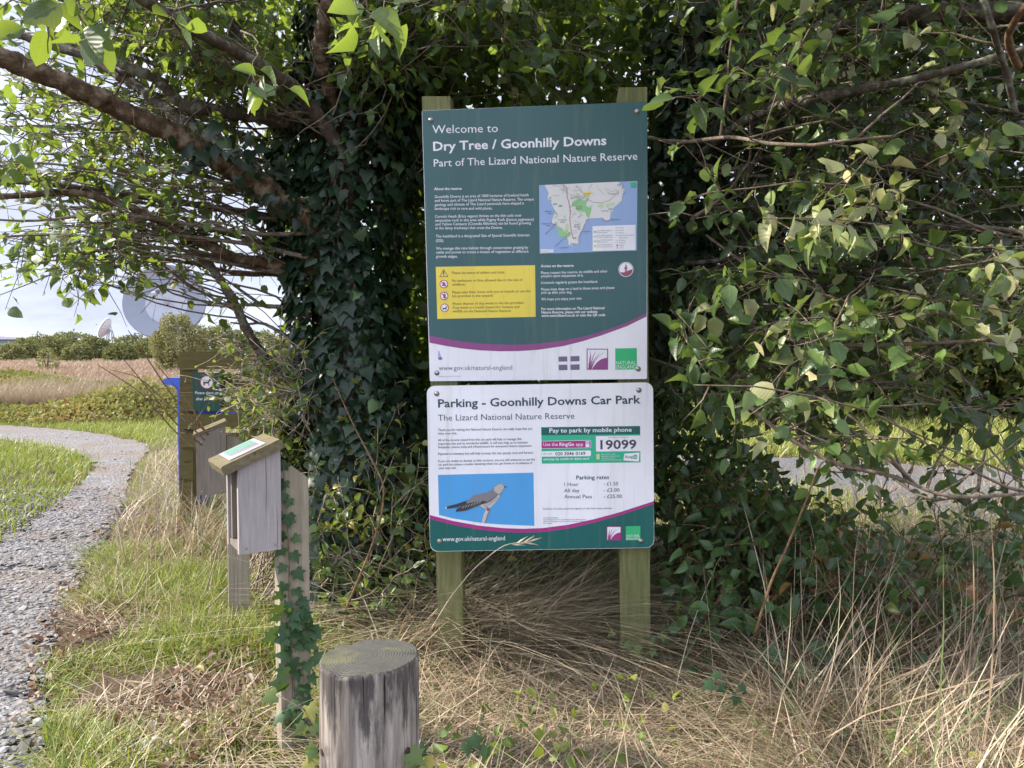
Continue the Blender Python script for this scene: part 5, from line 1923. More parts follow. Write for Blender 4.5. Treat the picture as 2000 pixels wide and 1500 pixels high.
tp = Plant(M_leafL, M_twig)
leftpoly = [(-40, -150), (640, -150), (640, 60), (560, 250), (560, 560), (520, 650), (455, 620), (400, 565), (300, 530), (205, 522), (100, 550), (0, 510), (-40, 495)]
targets = region(235, leftpoly, 2.75, 4.2)
alll = np.concatenate([l[3:] for l in [LA, LC, LD, LE, LF, LG, LH, LI] + fan + fan])
for e in targets:
    dv = alll - e
    ds = np.linalg.norm(dv, axis=1)
    ok = (ds > 0.35) & (ds < 1.9) & (alll[:, 0] > e[0] + 0.15) & (np.abs(dv[:, 2]) < 0.42 * np.abs(dv[:, 0]) + 0.08)
    if not ok.any():
        continue
    j = rng.choice(np.nonzero(ok)[0])
    tp.spray(alll[j], e, rng.uniform(0.0025, 0.007), 5, (0.034, 0.066), sag=rng.uniform(-.02, .10), side=(0.08, 0.28), spacing=0.068, tone=(0.55, 0.22), start=0.35)
for e in region(75, [(-40, -150), (600, -150), (600, 180), (300, 170), (-40, 110)], 2.8, 4.1):
    pool = np.concatenate([LH, LC, LI, LD, LB])
    dv = np.linalg.norm(pool - e, axis=1)
    q = np.nonzero((dv > 0.2) & (dv < 1.1))[0]
    if len(q):
        tp.spray(pool[rng.choice(q)], e, rng.uniform(0.0025, 0.006), 5, (0.034, 0.07), side=(0.08, 0.26), spacing=0.065, tone=(0.45, 0.24), start=0.3)
# bare fine twigs fanning out to the left
for e in region(190, [(-40, 60), (560, 60), (560, 520), (400, 560), (0, 500), (-40, 450)], 2.7, 4.0):
    dz_ = alll - e
    dv = np.linalg.norm(dz_, axis=1)
    ok = (dv > 0.3) & (dv < 1.7) & (dz_[:, 0] > 0.15) & (np.abs(dz_[:, 2]) < 0.35 * np.abs(dz_[:, 0]) + 0.06)
    if ok.any():
        tp.spray(alll[rng.choice(np.nonzero(ok)[0])], e, rng.uniform(0.0022, 0.006), 3, (0.03, 0.055), sag=0.03, side=(0.08, 0.3), spacing=0.15, start=0.4)
# top middle
for e in region(150, [(540, -160), (1290, -160), (1290, 215), (800, 215), (760, 400), (560, 380)], 2.9, 4.2):
    ok = np.concatenate([LB, trunk[14:], LJ])
    dv = np.linalg.norm(ok - e, axis=1)
    q = np.nonzero((dv > 0.2) & (dv < 1.5))[0]
    if len(q):
        tp.spray(ok[rng.choice(q)], e, rng.uniform(0.003, 0.007), 6, (0.04, 0.072), side=(0.1, 0.3), spacing=0.055, tone=(0.42, 0.2), start=0.25)
# low hanging bits close to the lens
for e, a in (((95, 70, 1.35), (20, -150, 1.7)), ((185, 95, 1.3), (150, -160, 1.6)), ((215, 250, 1.9), (235, 30, 2.2)), ((700, 30, 1.5), (690, -160, 1.6)), ((330, 45, 1.7), (380, -150, 1.9)), ((520, 190, 2.2), (470, 60, 2.5)), ((740, 70, 2.2), (760, -100, 2.4)), ((30, 330, 2.3), (-140, 210, 2.5))):
    tp.spray(at(*a), at(*e), 0.003, 3, (0.055, 0.085), side=(0.04, 0.1), spacing=0.05, tone=(0.5, 0.2), start=0.6)
# the crown's own far side and top
deep = region(7500, [(430, -200), (1300, -200), (1300, 760), (800, 900), (560, 800), (560, 430), (480, 200)], 3.95, 5.2)
q = clumpy(deep[:, 0] * 1.0, deep[:, 2], 6, 61) > 0.33
tp.loose(deep[q], (0.05, 0.085), (0.35, 0.2))
strip_ = np.concatenate([region(4200, [(740, 80), (890, 80), (890, 800), (760, 800)], 3.75, 5.0), region(1500, [(800, 0), (1300, 0), (1300, 240), (800, 240)], 3.9, 5.0), region(2200, [(800, 650), (1300, 650), (1300, 830), (800, 830)], 3.9, 5.0)])
tp.loose(strip_, (0.05, 0.085), (0.25, 0.18))
topc = np.stack([rng.normal(-0.6, 1.3, 5000), rng.normal(4.0, 0.9, 5000), rng.uniform(2.9, 4.6, 5000)], 1)
tp.loose(topc[(topc[:, 1] > 2.2) & (topc[:, 0] > -1.9)], (0.05, 0.085), (0.5, 0.2))
leftdeep = region(1100, [(-40, -180), (560, -180), (560, 330), (300, 250), (-170, 260)], 3.6, 4.8)
q = clumpy(leftdeep[:, 0], leftdeep[:, 2], 7, 63) > 0.45
tp.loose(leftdeep[q], (0.045, 0.07), (0.6, 0.2))
tp.build(tree)

# ---- ivy over its trunk
ivy = thing('ivy', (T0[0], T0[1] - .02, 0), 'dark glossy ivy wrapping the trunk left of the information board', 'ivy')
mb = MB()
n = 7000
z = rng.uniform(0.15, 3.1, n)

zi = trunk[:, 2]
cx = np.interp(z, zi, trunk[:, 0])
cyy = np.interp(z, zi, trunk[:, 1])
an = rng.uniform(0, 2 * math.pi, n)
w = 0.27 + 0.06 * np.sin(3 * z) + 0.05 * np.sin(an * 2 + z * 4)
w = w * np.interp(z, [0, 0.6, 1.6, 2.3, 3.1], [1.15, 1.1, 1.05, 0.95, 0.8])
rad = w * (0.62 + 0.38 * rng.random(n) ** 0.5) + 0.03 * clumpy(an * 3, z * 2, 6, 71)
P = np.stack([cx + 1.15 * rad * np.cos(an), cyy + 0.75 * rad * np.sin(an), z], 1)
out = np.stack([np.cos(an), np.sin(an), 0 * an], 1)
D = out * 0.5 + np.array([0, 0, -0.9]) + rng.normal(0, 0.4, (n, 3))
N = out * 0.9 + np.array([0, 0, 0.45]) + rng.normal(0, 0.3, (n, 3))
ok = ~blocked(P)
scatter_leaves(mb, [IVYB, IVYC, IVYC, IVY], P[ok], D[ok], N[ok], (0.030 + 0.05 * rng.random(n) ** 1.5)[ok], np.clip(rng.normal(0.42, 0.25, n), 0, 1)[ok])
# ivy running along the big limb
idx = rng.integers(2, 16, 130)
P = LA[idx] + rng.normal(0, 0.05, (130, 3)) + np.array([0, -0.03, 0.05])
scatter_leaves(mb, [IVYB, IVYC, IVYC, IVY], P, rng.normal(0, .5, (130, 3)) + np.array([0, 0, -.8]), rng.normal(0, .4, (130, 3)) + np.array([0, -.8, .4]), rng.uniform(.04, .08, 130), rng.random(130) * 0.6)
mb.build('foliage', M_ivy, ivy, smooth=True)['kind'] = 'stuff'
mb = MB()
for k in range(9):
    a0 = rng.uniform(3.4, 6.0)
    zz = np.linspace(0.0, 2.6, 16)
    aa = a0 + np.cumsum(rng.normal(0, 0.12, 16))
    pts = np.stack([np.interp(zz, zi, trunk[:, 0]) + 0.13 * np.cos(aa), np.interp(zz, zi, trunk[:, 1]) + 0.13 * np.sin(aa), zz], 1)
    mb.tube(pts, np.linspace(0.012, 0.005, 16), 5)
mb.build('stems', M_barkd, ivy, smooth=True)['kind'] = 'stuff'

# ---- tree behind and to the right of the board
R0p = at(1180, 1200, 4.1)
tree2 = thing('tree', (R0p[0], R0p[1], 0), 'shady broadleaf tree with big leaves filling the right behind the board', 'tree')
trunk2 = limb('trunk', [(1185, 1215, 4.15), (1200, 1000, 4.1), (1240, 750, 4.0), (1300, 560, 3.9), (1330, 420, 3.8), (1345, 250, 3.75), (1360, 50, 3.7), (1390, -250, 3.7), (1420, -600, 3.7)], 0.10, 0.05, M_barkd, tree2, 12)
R1 = limb('limb', [(1340, 330, 3.8), (1420, 255, 3.4), (1500, 215, 3.0), (1560, 197, 2.75), (1650, 180, 2.65), (1740, 165, 2.6), (1850, 138, 2.55), (2000, 98, 2.5), (2250, 20, 2.4), (2600, -70, 2.2)], 0.021, 0.008, M_lichen, tree2, 10)
R2 = limb('limb', [(1320, 480, 3.9), (1500, 400, 3.8), (1700, 330, 3.6), (1850, 285, 3.5), (2000, 255, 3.4), (2300, 190, 3.2), (2700, 90, 2.9)], 0.072, 0.02, M_barkd, tree2, 12)
R3 = limb('limb', [(1345, 200, 3.7), (1500, 95, 3.5), (1700, 35, 3.3), (1850, 25, 3.1), (2050, 20, 3.0)], 0.05, 0.035, M_barkd, tree2, 10)
R4 = limb('limb', [(1262, 268, 3.2), (1330, 280, 2.9), (1430, 265, 2.6), (1500, 281, 2.4), (1590, 285, 2.3), (1650, 274, 2.25), (1750, 266, 2.2)], 0.008, 0.004, M_twig, tree2, 6)
R5 = limb('limb', [(1330, 520, 3.85), (1430, 600, 3.2), (1500, 650, 2.8), (1560, 668, 2.6), (1700, 676, 2.5), (1850, 668, 2.4), (2000, 660, 2.3)], 0.013, 0.005, M_twig, tree2, 6)
R6 = limb('limb', [(1290, 640, 3.9), (1380, 690, 3.2), (1420, 745, 2.8), (1500, 830, 2.6), (1620, 905, 2.5), (1750, 930, 2.4), (1850, 975, 2.3), (2050, 960, 2.3)], 0.011, 0.005, M_twig, tree2, 6)
R7 = limb('limb', [(1700, 490, 3.4), (1780, 450, 3.0), (1900, 440, 2.6), (2050, 460, 2.4)], 0.012, 0.006, M_twig, tree2, 6)
R8 = limb('limb', [(1990, 130, 2.0), (1965, 80, 1.9), (1985, 30, 1.8), (2060, -40, 1.7)], 0.010, 0.008, M_cane, tree2, 6)
R9 = limb('limb', [(1985, 225, 2.5), (1960, 120, 2.4), (1935, 50, 2.3), (1900, -80, 2.3)], 0.011, 0.009, M_lichen, tree2, 6)
for pts_ in ([(1490, 540, 2.8), (1440, 505, 2.9), (1380, 460, 3.1)], [(1270, 700, 3.2), (1330, 720, 3.0), (1420, 745, 2.8)], [(1350, 430, 3.0), (1420, 380, 2.9), (1460, 320, 2.8)]):
    limb('limb', pts_, 0.008, 0.005, M_twig, tree2, 6)
fan2 = []
for k in range(16):
    sy, ey = rng.uniform(120, 640), 0
    ey = sy + rng.normal(-20, 90)
    sx_, ex = rng.uniform(1320, 1420), rng.uniform(1650, 2100)
    sd_, ed_ = rng.uniform(3.3, 3.8), rng.uniform(2.2, 3.2)
    pth = [(sx_, sy, sd_)]
    for u in (0.2, 0.4, 0.6, 0.8, 1.0):
        pth.append((sx_ + (ex - sx_) * u, sy + (ey - sy) * u + rng.normal(0, 14) + 30 * math.sin(u * 3.14) * (k % 3 - 1), sd_ + (ed_ - sd_) * u))
    fan2.append(limb('limb', pth, rng.uniform(0.007, 0.013), 0.003, M_barkd, tree2, 7))
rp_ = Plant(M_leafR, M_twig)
CLEAR.clear()
CLEAR.append((*ppix(R1), 34))
rl = np.concatenate([R1, R2, R3, R4, R5, R6, R7, trunk2[6:]] + fan2)
rightpoly = [(1275, -150), (2120, -150), (2120, 560), (1900, 700), (1750, 760), (1560, 840), (1400, 880), (1275, 820)]


def reach(plant, pool, targets, dmin, dmax, flat=0.0, **kw):
    for e in targets:
        dz_ = pool - e
        dv = np.linalg.norm(dz_, axis=1)
        q = (dv > dmin) & (dv < dmax)
        if flat:
            q &= np.abs(dz_[:, 2]) < flat * np.linalg.norm(dz_[:, :2], axis=1) + 0.06
        q = np.nonzero(q)[0]
        if len(q):
            r = kw.pop('r', None)
            plant.spray(pool[rng.choice(q)], e, rng.uniform(0.0025, 0.006), **kw)


reach(rp_, rl, region(60, rightpoly, 1.8, 2.7), 0.2, 1.5, 0.4, nside=5, lsize=(0.042, 0.078), side=(0.05, 0.16), spacing=0.052, tone=(0.6, 0.28), start=0.45)
reach(rp_, rl, region(150, rightpoly, 2.6, 3.7), 0.15, 1.4, 0.4, nside=6, lsize=(0.036, 0.068), side=(0.07, 0.2), spacing=0.052, tone=(0.26, 0.2), start=0.3)  # deeper sprays get darker leaf tones that stand in for shade
# outside the frame, over the grass
reach(rp_, rl, region(40, [(1300, -700), (2300, -700), (2300, -150), (1300, -150)], 2.4, 4.0), 0.2, 1.6, nside=5, lsize=(0.05, 0.085), side=(0.1, 0.25), spacing=0.06)
over = region(5200, [(1050, -1700), (3400, -1700), (2600, -160), (1150, -160)], 0.9, 3.4)  # unseen leaves overhead, added to cut the light from above
rp_.loose(over[(over[:, 2] > 2.15) & (over[:, 2] < 4.6)], (0.06, 0.09), (0.45, 0.2))
reach(rp_, np.concatenate([R5, R6, trunk2[4:12]]), region(46, [(1290, 640), (2050, 560), (2050, 900), (1850, 960), (1500, 900), (1320, 860)], 2.2, 3.4), 0.1, 1.2, 0.45, nside=6, lsize=(0.036, 0.068), side=(0.07, 0.2), spacing=0.05, tone=(0.55, 0.28), start=0.3)
rp_.build(tree2)
CLEAR.clear()
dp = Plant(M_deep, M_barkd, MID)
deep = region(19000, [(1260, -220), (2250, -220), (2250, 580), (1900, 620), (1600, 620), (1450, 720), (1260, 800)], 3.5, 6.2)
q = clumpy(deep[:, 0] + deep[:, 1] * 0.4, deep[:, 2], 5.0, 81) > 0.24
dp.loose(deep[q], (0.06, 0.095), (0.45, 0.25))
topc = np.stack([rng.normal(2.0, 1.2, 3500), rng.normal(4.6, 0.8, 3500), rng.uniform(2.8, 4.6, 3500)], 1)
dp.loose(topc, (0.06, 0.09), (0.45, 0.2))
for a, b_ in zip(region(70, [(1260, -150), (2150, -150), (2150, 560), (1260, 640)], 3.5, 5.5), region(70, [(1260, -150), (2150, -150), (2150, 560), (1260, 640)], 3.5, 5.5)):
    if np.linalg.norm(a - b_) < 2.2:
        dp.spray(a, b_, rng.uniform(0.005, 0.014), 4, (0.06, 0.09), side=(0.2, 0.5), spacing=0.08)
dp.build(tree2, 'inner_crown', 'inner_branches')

# ivy on that stem
ivy2 = thing('ivy', (R0p[0], R0p[1] - 0.02, 0), 'dark ivy on the stem showing just right of the information board', 'ivy')
mb = MB()
n = 2600
z = rng.uniform(0.3, 2.9, n)
an = rng.uniform(0, 2 * math.pi, n)
rad = 0.24 * (0.6 + 0.4 * rng.random(n))
P = np.stack([np.interp(z, trunk2[:, 2], trunk2[:, 0]) + rad * np.cos(an), np.interp(z, trunk2[:, 2], trunk2[:, 1]) + 0.8 * rad * np.sin(an), z], 1)
out = np.stack([np.cos(an), np.sin(an), 0 * an], 1)
scatter_leaves(mb, [IVYB, IVYC, IVYC, IVY], P, out * 0.5 + np.array([0, 0, -0.9]) + rng.normal(0, 0.4, (n, 3)), out + np.array([0, 0, 0.4]) + rng.normal(0, 0.3, (n, 3)), rng.uniform(0.035, 0.07, n), np.clip(rng.normal(0.35, 0.22, n), 0, 1))
mb.build('foliage', M_ivy, ivy2, smooth=True)['kind'] = 'stuff'

# ---- thicket at the foot of the tree, left of the board
th0 = gnd(640, 1180)
thick = thing('thicket', (th0[0], th0[1], 0), 'leafy tangled thicket of small leaves and pale twigs behind the leaflet boxes', 'thicket')
kp = Plant(M_thick, M_pale_twig)
base = np.stack([rng.uniform(-1.6, -0.25, 260), rng.uniform(3.35, 4.3, 260), np.zeros(260)], 1)
reach(kp, base, region(210, [(600, 900), (835, 860), (835, 1190), (620, 1200), (610, 1000)], 3.2, 4.0), 0.2, 1.4, nside=5, lsize=(0.028, 0.052), side=(0.06, 0.2), spacing=0.042, tone=(0.55, 0.25), start=0.3)
reach(kp, base, region(170, [(480, 690), (640, 660), (800, 760), (835, 900), (600, 960), (520, 880)], 3.4, 4.3), 0.4, 1.7, nside=5, lsize=(0.028, 0.055), side=(0.06, 0.2), spacing=0.05, tone=(0.55, 0.25), start=0.55)
kp.loose(region(2600, [(540, 760), (820, 780), (835, 1180), (620, 1190), (560, 960)], 3.9, 4.6), (0.03, 0.06), (0.4, 0.25))
# pale bare twigs reaching left over the dog notice
for e in region(130, [(395, 660), (600, 640), (620, 860), (520, 880), (400, 780)], 3.3, 4.4):
    a = at(rng.uniform(600, 700), rng.uniform(700, 880), rng.uniform(3.5, 4.2))
    kp.spray(a, e, rng.uniform(0.0025, 0.005), 2, (0.028, 0.045), sag=0.06, wander=0.08, side=(0.1, 0.25), spacing=0.11, tone=(0.6, 0.2), start=0.4)
kp.build(thick, 'foliage')

# ---- undergrowth between and right of the posts
ug = thing('undergrowth_plant', (0.15, 3.7, 0), 'low leafy undergrowth seen between the two green posts', 'undergrowth')
up_ = Plant(M_thick, M_twig)
base = np.stack([rng.uniform(-0.4, 0.7, 200), rng.uniform(3.4, 4.2, 200), np.zeros(200)], 1)
reach(up_, base, region(100, [(860, 1000), (1230, 1000), (1230, 1240), (880, 1190)], 3.35, 4.0), 0.1, 0.9, nside=5, lsize=(0.03, 0.055), side=(0.06, 0.18), spacing=0.042, tone=(0.5, 0.28), start=0.2)
up_.loose(region(2200, [(840, 700), (1260, 700), (1260, 1200), (860, 1200)], 3.9, 4.6), (0.04, 0.07), (0.35, 0.2))
up_.build(ug, 'foliage')

br0 = gnd(1390, 1240)
br = thing('bramble', (br0[0], br0[1], 0), 'dark green bramble arching low beside the right hand post', 'bramble')
bp = Plant(M_bramble, M_cane)
base = np.stack([rng.uniform(0.55, 1.5, 200), rng.uniform(3.0, 4.0, 200), np.zeros(200)], 1)
reach(bp, base, region(125, [(1285, 840), (1450, 850), (1560, 940), (1680, 1010), (1640, 1130), (1500, 1210), (1290, 1270)], 2.8, 3.7), 0.1, 1.2, nside=5, lsize=(0.035, 0.07), side=(0.06, 0.2), spacing=0.048, tone=(0.45, 0.25), start=0.25)
bp.loose(region(2600, [(1270, 760), (1420, 830), (1520, 930), (1620, 1050), (1500, 1200), (1290, 1230)], 3.5, 4.3), (0.04, 0.07), (0.35, 0.22))
bp.build(br, 'foliage', 'canes')
# creeping low leaves among the hay at the right
br3 = thing('bramble', (1.7, 3.0, 0), 'scattered low bramble leaves among the hay at the right', 'bramble')
bp = Plant(M_bramble, M_cane)
base = np.stack([rng.uniform(1.0, 2.6, 160), rng.uniform(2.6, 3.9, 160), np.zeros(160)], 1)
reach(bp, base, region(105, [(1500, 990), (2050, 900), (2050, 1240), (1760, 1210), (1560, 1180)], 2.6, 4.2), 0.1, 0.9, nside=4, lsize=(0.035, 0.065), side=(0.06, 0.18), spacing=0.055, tone=(0.5, 0.22), start=0.25)
bp.build(br3, 'foliage', 'canes')

# broad dock leaves
dk0 = gnd(1560, 1290)
dk = thing('dock_plant', (dk0[0], dk0[1], 0), 'broad leaved green dock plant in the dry grass right of the bramble', 'plant')
for (px, py, d, dx, dz, s_) in ((1500, 1250, 2.75, .9, -.15, .17), (1590, 1230, 2.75, .95, -.45, .20), (1440, 1210, 2.8, -.7, .3, .13), (1540, 1200, 2.85, .2, .8, .13), (1480, 1180, 2.85, -.3, .7, .12), (1560, 1270, 2.65, .8, -.35, .18), (1430, 1180, 2.85, -.9, .2, .12), (1520, 1285, 2.6, .6, -.5, .14), (1470, 1225, 2.75, -.2, .5, .11), (1610, 1180, 2.9, .8, .3, .13)):
    mb = MB()
    T, F = ovate(0.26, 0.25, 0.3, 0.1, 0.25, rows=(0.1, 0.25, 0.42, 0.6, 0.78, 0.9), wav=0.12, seed=int(px))
    mb.inst(T, F, [at(px - 40 * dx, py + 20, d)], np.array([[dx, -0.25, dz]]), np.array([[-.1, -.65, .75]]), s_ * 0.8, rng.uniform(0.35, 0.75))
    mb.build('leaf', M_bramble, dk, smooth=True)

# ---- hedge shrubs behind the track on the right
for k, (px, d, w_, h_, lab) in enumerate(((1290, 14.8, 1.3, 2.3, 'sunlit shrub behind the track, nearest the board'), (1440, 14.2, 1.4, 2.2, 'yellow green shrub behind the track between branches'),
                                          (1610, 15.5, 1.7, 3.4, 'tall dark shrub behind the sunny verge'), (1790, 14.6, 1.6, 3.0, 'broad shaded shrub behind the verge, right of the tall one'),
                                          (1990, 14.0, 1.7, 3.8, 'pale leaved shrub at the right edge beyond the track'), (2200, 14.0, 1.8, 3.8, 'shrub just past the right edge beyond the track'))):
    c = at(px, 800, d)
    t = thing('shrub', (c[0], c[1], 0), lab, 'shrub', 'hedge shrubs beyond the track')
    n = 9000
    w_ *= 1.35
    u = nrm(rng.normal(0, 1, (n, 3)))
    lob = 1 + 0.22 * np.sin(u[:, 0] * 5 + k) * np.sin(u[:, 2] * 6 + 2 * k) + 0.12 * np.sin(u[:, 0] * 13 + u[:, 2] * 11)
    rr_ = (0.55 + 0.45 * rng.random(n) ** 0.5) * lob
    P = np.stack([c[0] + w_ * rr_ * u[:, 0], c[1] + w_ * 0.8 * rr_ * u[:, 1], h_ * 0.5 * (1 + rr_ * u[:, 2])], 1)
    P = P[P[:, 2] > 0.02]
    mb = MB()
    n = len(P)
    scatter_leaves(mb, MID, P, rng.normal(0, 1, (n, 3)), rng.normal(0, .7, (n, 3)) + np.array([0, -.2, .7]), rng.uniform(0.08, 0.19, n), np.clip(rng.normal(0.42 + 0.1 * (k == 4), 0.36, n), 0, 1))
    mb.build('crown', M_hedge, t, smooth=True)['kind'] = 'stuff'
    mb = MB()
    for _ in range(14):
        e = P[rng.integers(n)]
        mb.tube(np.array([[c[0] + rng.normal(0, .2), c[1] + rng.normal(0, .2), 0], (c * np.array([1, 1, 0]) + e) / 2 + rng.normal(0, .1, 3), e]), [0.04, 0.025, 0.008], 5)
    mb.build('stems', M_barkd, t, smooth=True)['kind'] = 'stuff'
# far field hedge that closes the gaps
for k, (px, d, w_, h_, lab) in enumerate(((1120, 21, 2.6, 4.6, 'big tree far behind the board'), (1420, 20, 2.6, 4.4, 'rounded tree far behind the shady branches'), (1720, 21, 3.0, 5.0, 'tall tree farthest back on the right'), (2050, 20, 3.0, 5.2, 'far tree at the right edge behind the shrubs'))):
    c = at(px, 760, d)
    t = thing('tree', (c[0], c[1], 0), lab, 'tree', 'trees behind the hedge shrubs')
    n = 4200
    u = nrm(rng.normal(0, 1, (n, 3)))
    lob = 1 + 0.2 * np.sin(u[:, 0] * 5 + k) * np.sin(u[:, 2] * 6 + 2 * k)
    rr_ = (0.5 + 0.5 * rng.random(n) ** 0.5) * lob
    P = np.stack([c[0] + w_ * rr_ * u[:, 0], c[1] + w_ * 0.8 * rr_ * u[:, 1], 0.6 + h_ * 0.45 * (1 + rr_ * u[:, 2])], 1)
    mb = MB()
    scatter_leaves(mb, FAR, P, rng.normal(0, 1, (n, 3)), rng.normal(0, .7, (n, 3)) + np.array([0, -.2, .7]), rng.uniform(0.12, 0.22, n), np.clip(rng.normal(0.4, 0.22, n), 0, 1))
    mb.build('crown', M_hedge, t, smooth=True)['kind'] = 'stuff'
    mb = MB()
    mb.tube(np.array([[c[0], c[1], 0], [c[0] + .1, c[1], h_ * .3], [c[0], c[1] + .1, h_ * .7]]), [0.16, 0.12, 0.05], 8)
    mb.build('trunk', M_barkd, t, smooth=True)

# sunny verge beyond the track
mb = MB()
n = 26000
y = rng.uniform(5.0, 14.5, n)
x = 0.9 + rng.random(n) * (y * 0.78 + 0.5)
trk = np.array([gnd(*a)[:2] for a, b_ in TRACK] + [gnd(*b_)[:2] for a, b_ in TRACK[::-1]])
q = ~inpoly(x + rng.normal(0, .06, n), y + rng.normal(0, .1, n), trk) & (x > 1.0)
x, y = x[q], y[q]
n = len(x)
blades(mb, gp(x, y), 0.08 + 0.16 * rng.random(n) + 0.12 * clumpy(x, y, 2, 91), 0.009 + 0.007 * rng.random(n), rng.uniform(0, 6.28, n), rng.uniform(0.1, 0.9, n), rng.uniform(0, .7, n), np.clip(rng.normal(0.72, 0.2, n), 0, 1))
tag(mb.build('track_verge_grass', M_green), 'bright sunny grass along the track behind the branches', 'grass', kind='stuff')

# ---- bank of bracken and bramble beyond the path
M_bank = leafmat('bank_leaf', rough=0.75, spec=0.2, stops= [(0.0, (0.05, 0.065, 0.016)), (0.35, (0.13, 0.15, 0.035)), (0.65, (0.25, 0.24, 0.07)), (0.85, (0.32, 0.25, 0.10)), (1.0, (0.24, 0.10, 0.04))], under=(1.1, 1.1, 1.1), trans=0.25, tcol=(0.4, 0.36, 0.1))
mb = MB()
n = 42000
x = rng.uniform(-17, -2.2, n)
y = rng.uniform(13.4, 20, n)
hprof = np.clip((y - 13.2) / 1.6, 0, 1) * (0.32 + 0.55 * clumpy(x, y, 0.9, 95)) * np.interp(x, [-17, -7, -5, -2.2], [1, 1, 0.9, 1.0])
P = np.stack([x, y, hprof * rng.random(n) ** 0.4], 1)
c = clumpy(x, y, 1.3, 96)
scatter_leaves(mb, MID, P, rng.normal(0, 1, (n, 3)), rng.normal(0, .6, (n, 3)) + np.array([-.3, -.2, .8]), rng.uniform(0.05, 0.11, n), np.clip(rng.normal(0.25 + 0.55 * c, 0.16, n), 0, 1))
tag(mb.build('bracken', M_bank, smooth=True), 'sunlit bank of yellowing bracken and bramble beyond the path', 'bracken', kind='stuff')

M_heath = leafmat('heath_grass', [(0.0, (0.15, 0.04, 0.035)), (0.22, (0.20, 0.085, 0.06)), (0.40, (0.26, 0.19, 0.15)), (0.7, (0.34, 0.27, 0.20)), (0.9, (0.30, 0.26, 0.13)), (1.0, (0.15, 0.16, 0.05))], under=(1, 1, 1), trans=0.25, tcol=(0.5, 0.35, 0.2))
mb = MB()
n = 70000
y = 15.0 + 85 * rng.random(n) ** 2.0
x = -(y * 0.30) - y * rng.random(n) * 0.46
c = clumpy(x * 0.22, y * 0.5, 1.0, 99)
tn = np.interp(y, [15, 19, 23, 28, 33, 40, 60, 90], [0.72, 0.64, 0.42, 0.12, 0.24, 0.42, 0.50, 0.52])
zb = np.where(y < 20, 0.32 * np.clip((y - 14) / 2, 0, 1), 0.0)
P = np.stack([x, y, zb], 1)
blades(mb, P, 0.30 + 0.25 * rng.random(n), 0.004 * np.clip(y / 9, 1, 10), rng.uniform(0, 6.28, n), rng.uniform(0.05, 0.5, n), rng.uniform(0, .5, n), np.clip(tn + (c - 0.5) * 0.6 + rng.normal(0, 0.10, n), 0, 1))
tag(mb.build('heath_grass', M_heath), 'pink and rust coloured heath grass stretching to the bushes', 'heath', kind='stuff')
# tall grasses along the path's inner bend, in front of the blue bin
mb = MB()
n = 3200
y = rng.uniform(4.3, 10.5, n)
x = np.interp(y, [4.3, 6, 8, 10.5], [-1.9, -2.7, -3.5, -4.1]) + rng.normal(0, 0.35, n) + 0.3
q = ~onpath(x, y)
x, y = x[q], y[q]
n = len(x)
blades(mb, gp(x, y), 0.20 + 0.28 * rng.random(n), 0.004 + 0.004 * rng.random(n), rng.uniform(0, 6.28, n), rng.uniform(0.1, 0.7, n), rng.uniform(0, .7, n), np.clip(rng.normal(0.66, 0.18, n), 0, 0.95))
tag(mb.build('tall_verge_grass', M_straw), 'taller dry grass around the blue bin and farther box', 'dry grass', kind='stuff')

# ---- bushes on the horizon
M_bush = leafmat('far_bush_leaf', [(0.0, (0.055, 0.07, 0.028)), (0.5, (0.125, 0.14, 0.052)), (0.85, (0.20, 0.20, 0.08)), (1.0, (0.26, 0.24, 0.11))], trans=0.2, tcol=(0.3, 0.31, 0.09), under=(1, 1, 1), rough=0.85, spec=0.1)
BUSH = [(20, 672, 27, 88, .75, 'low brownish bush at the left edge below the shed'), (50, 664, 30, 105, .5, 'olive bush right in front of the shed end'), (88, 655, 40, 118, .45, 'rounded olive bush just right of the shed'),
        (138, 649, 42, 125, .4, 'highest dark bush midway between shed and small dish'), (185, 657, 32, 118, .35, 'bush below the small side-on dish'), (150, 672, 26, 82, .55, 'low pale bush in front of the highest dark bush'),
        (236, 671, 30, 82, .35, 'low green bush below the gap between the dishes'), (255, 654, 40, 130, .3, 'dark bush at the left foot of the huge dish'), (298, 659, 32, 112, .45, 'olive bush under the huge dish'),
        (352, 616, 50, 42, .85, 'big pale yellow green bush in front of the huge dish'), (432, 636, 52, 46, .7, 'pale bush behind the slatted screen'), (520, 650, 55, 46, .6, 'pale bush glimpsed through twigs beside the trunk'),
        (-40, 668, 40, 100, .5, 'olive bush just past the left edge'), (92, 676, 20, 46, .8, 'small wispy sapling standing alone in the heath')]
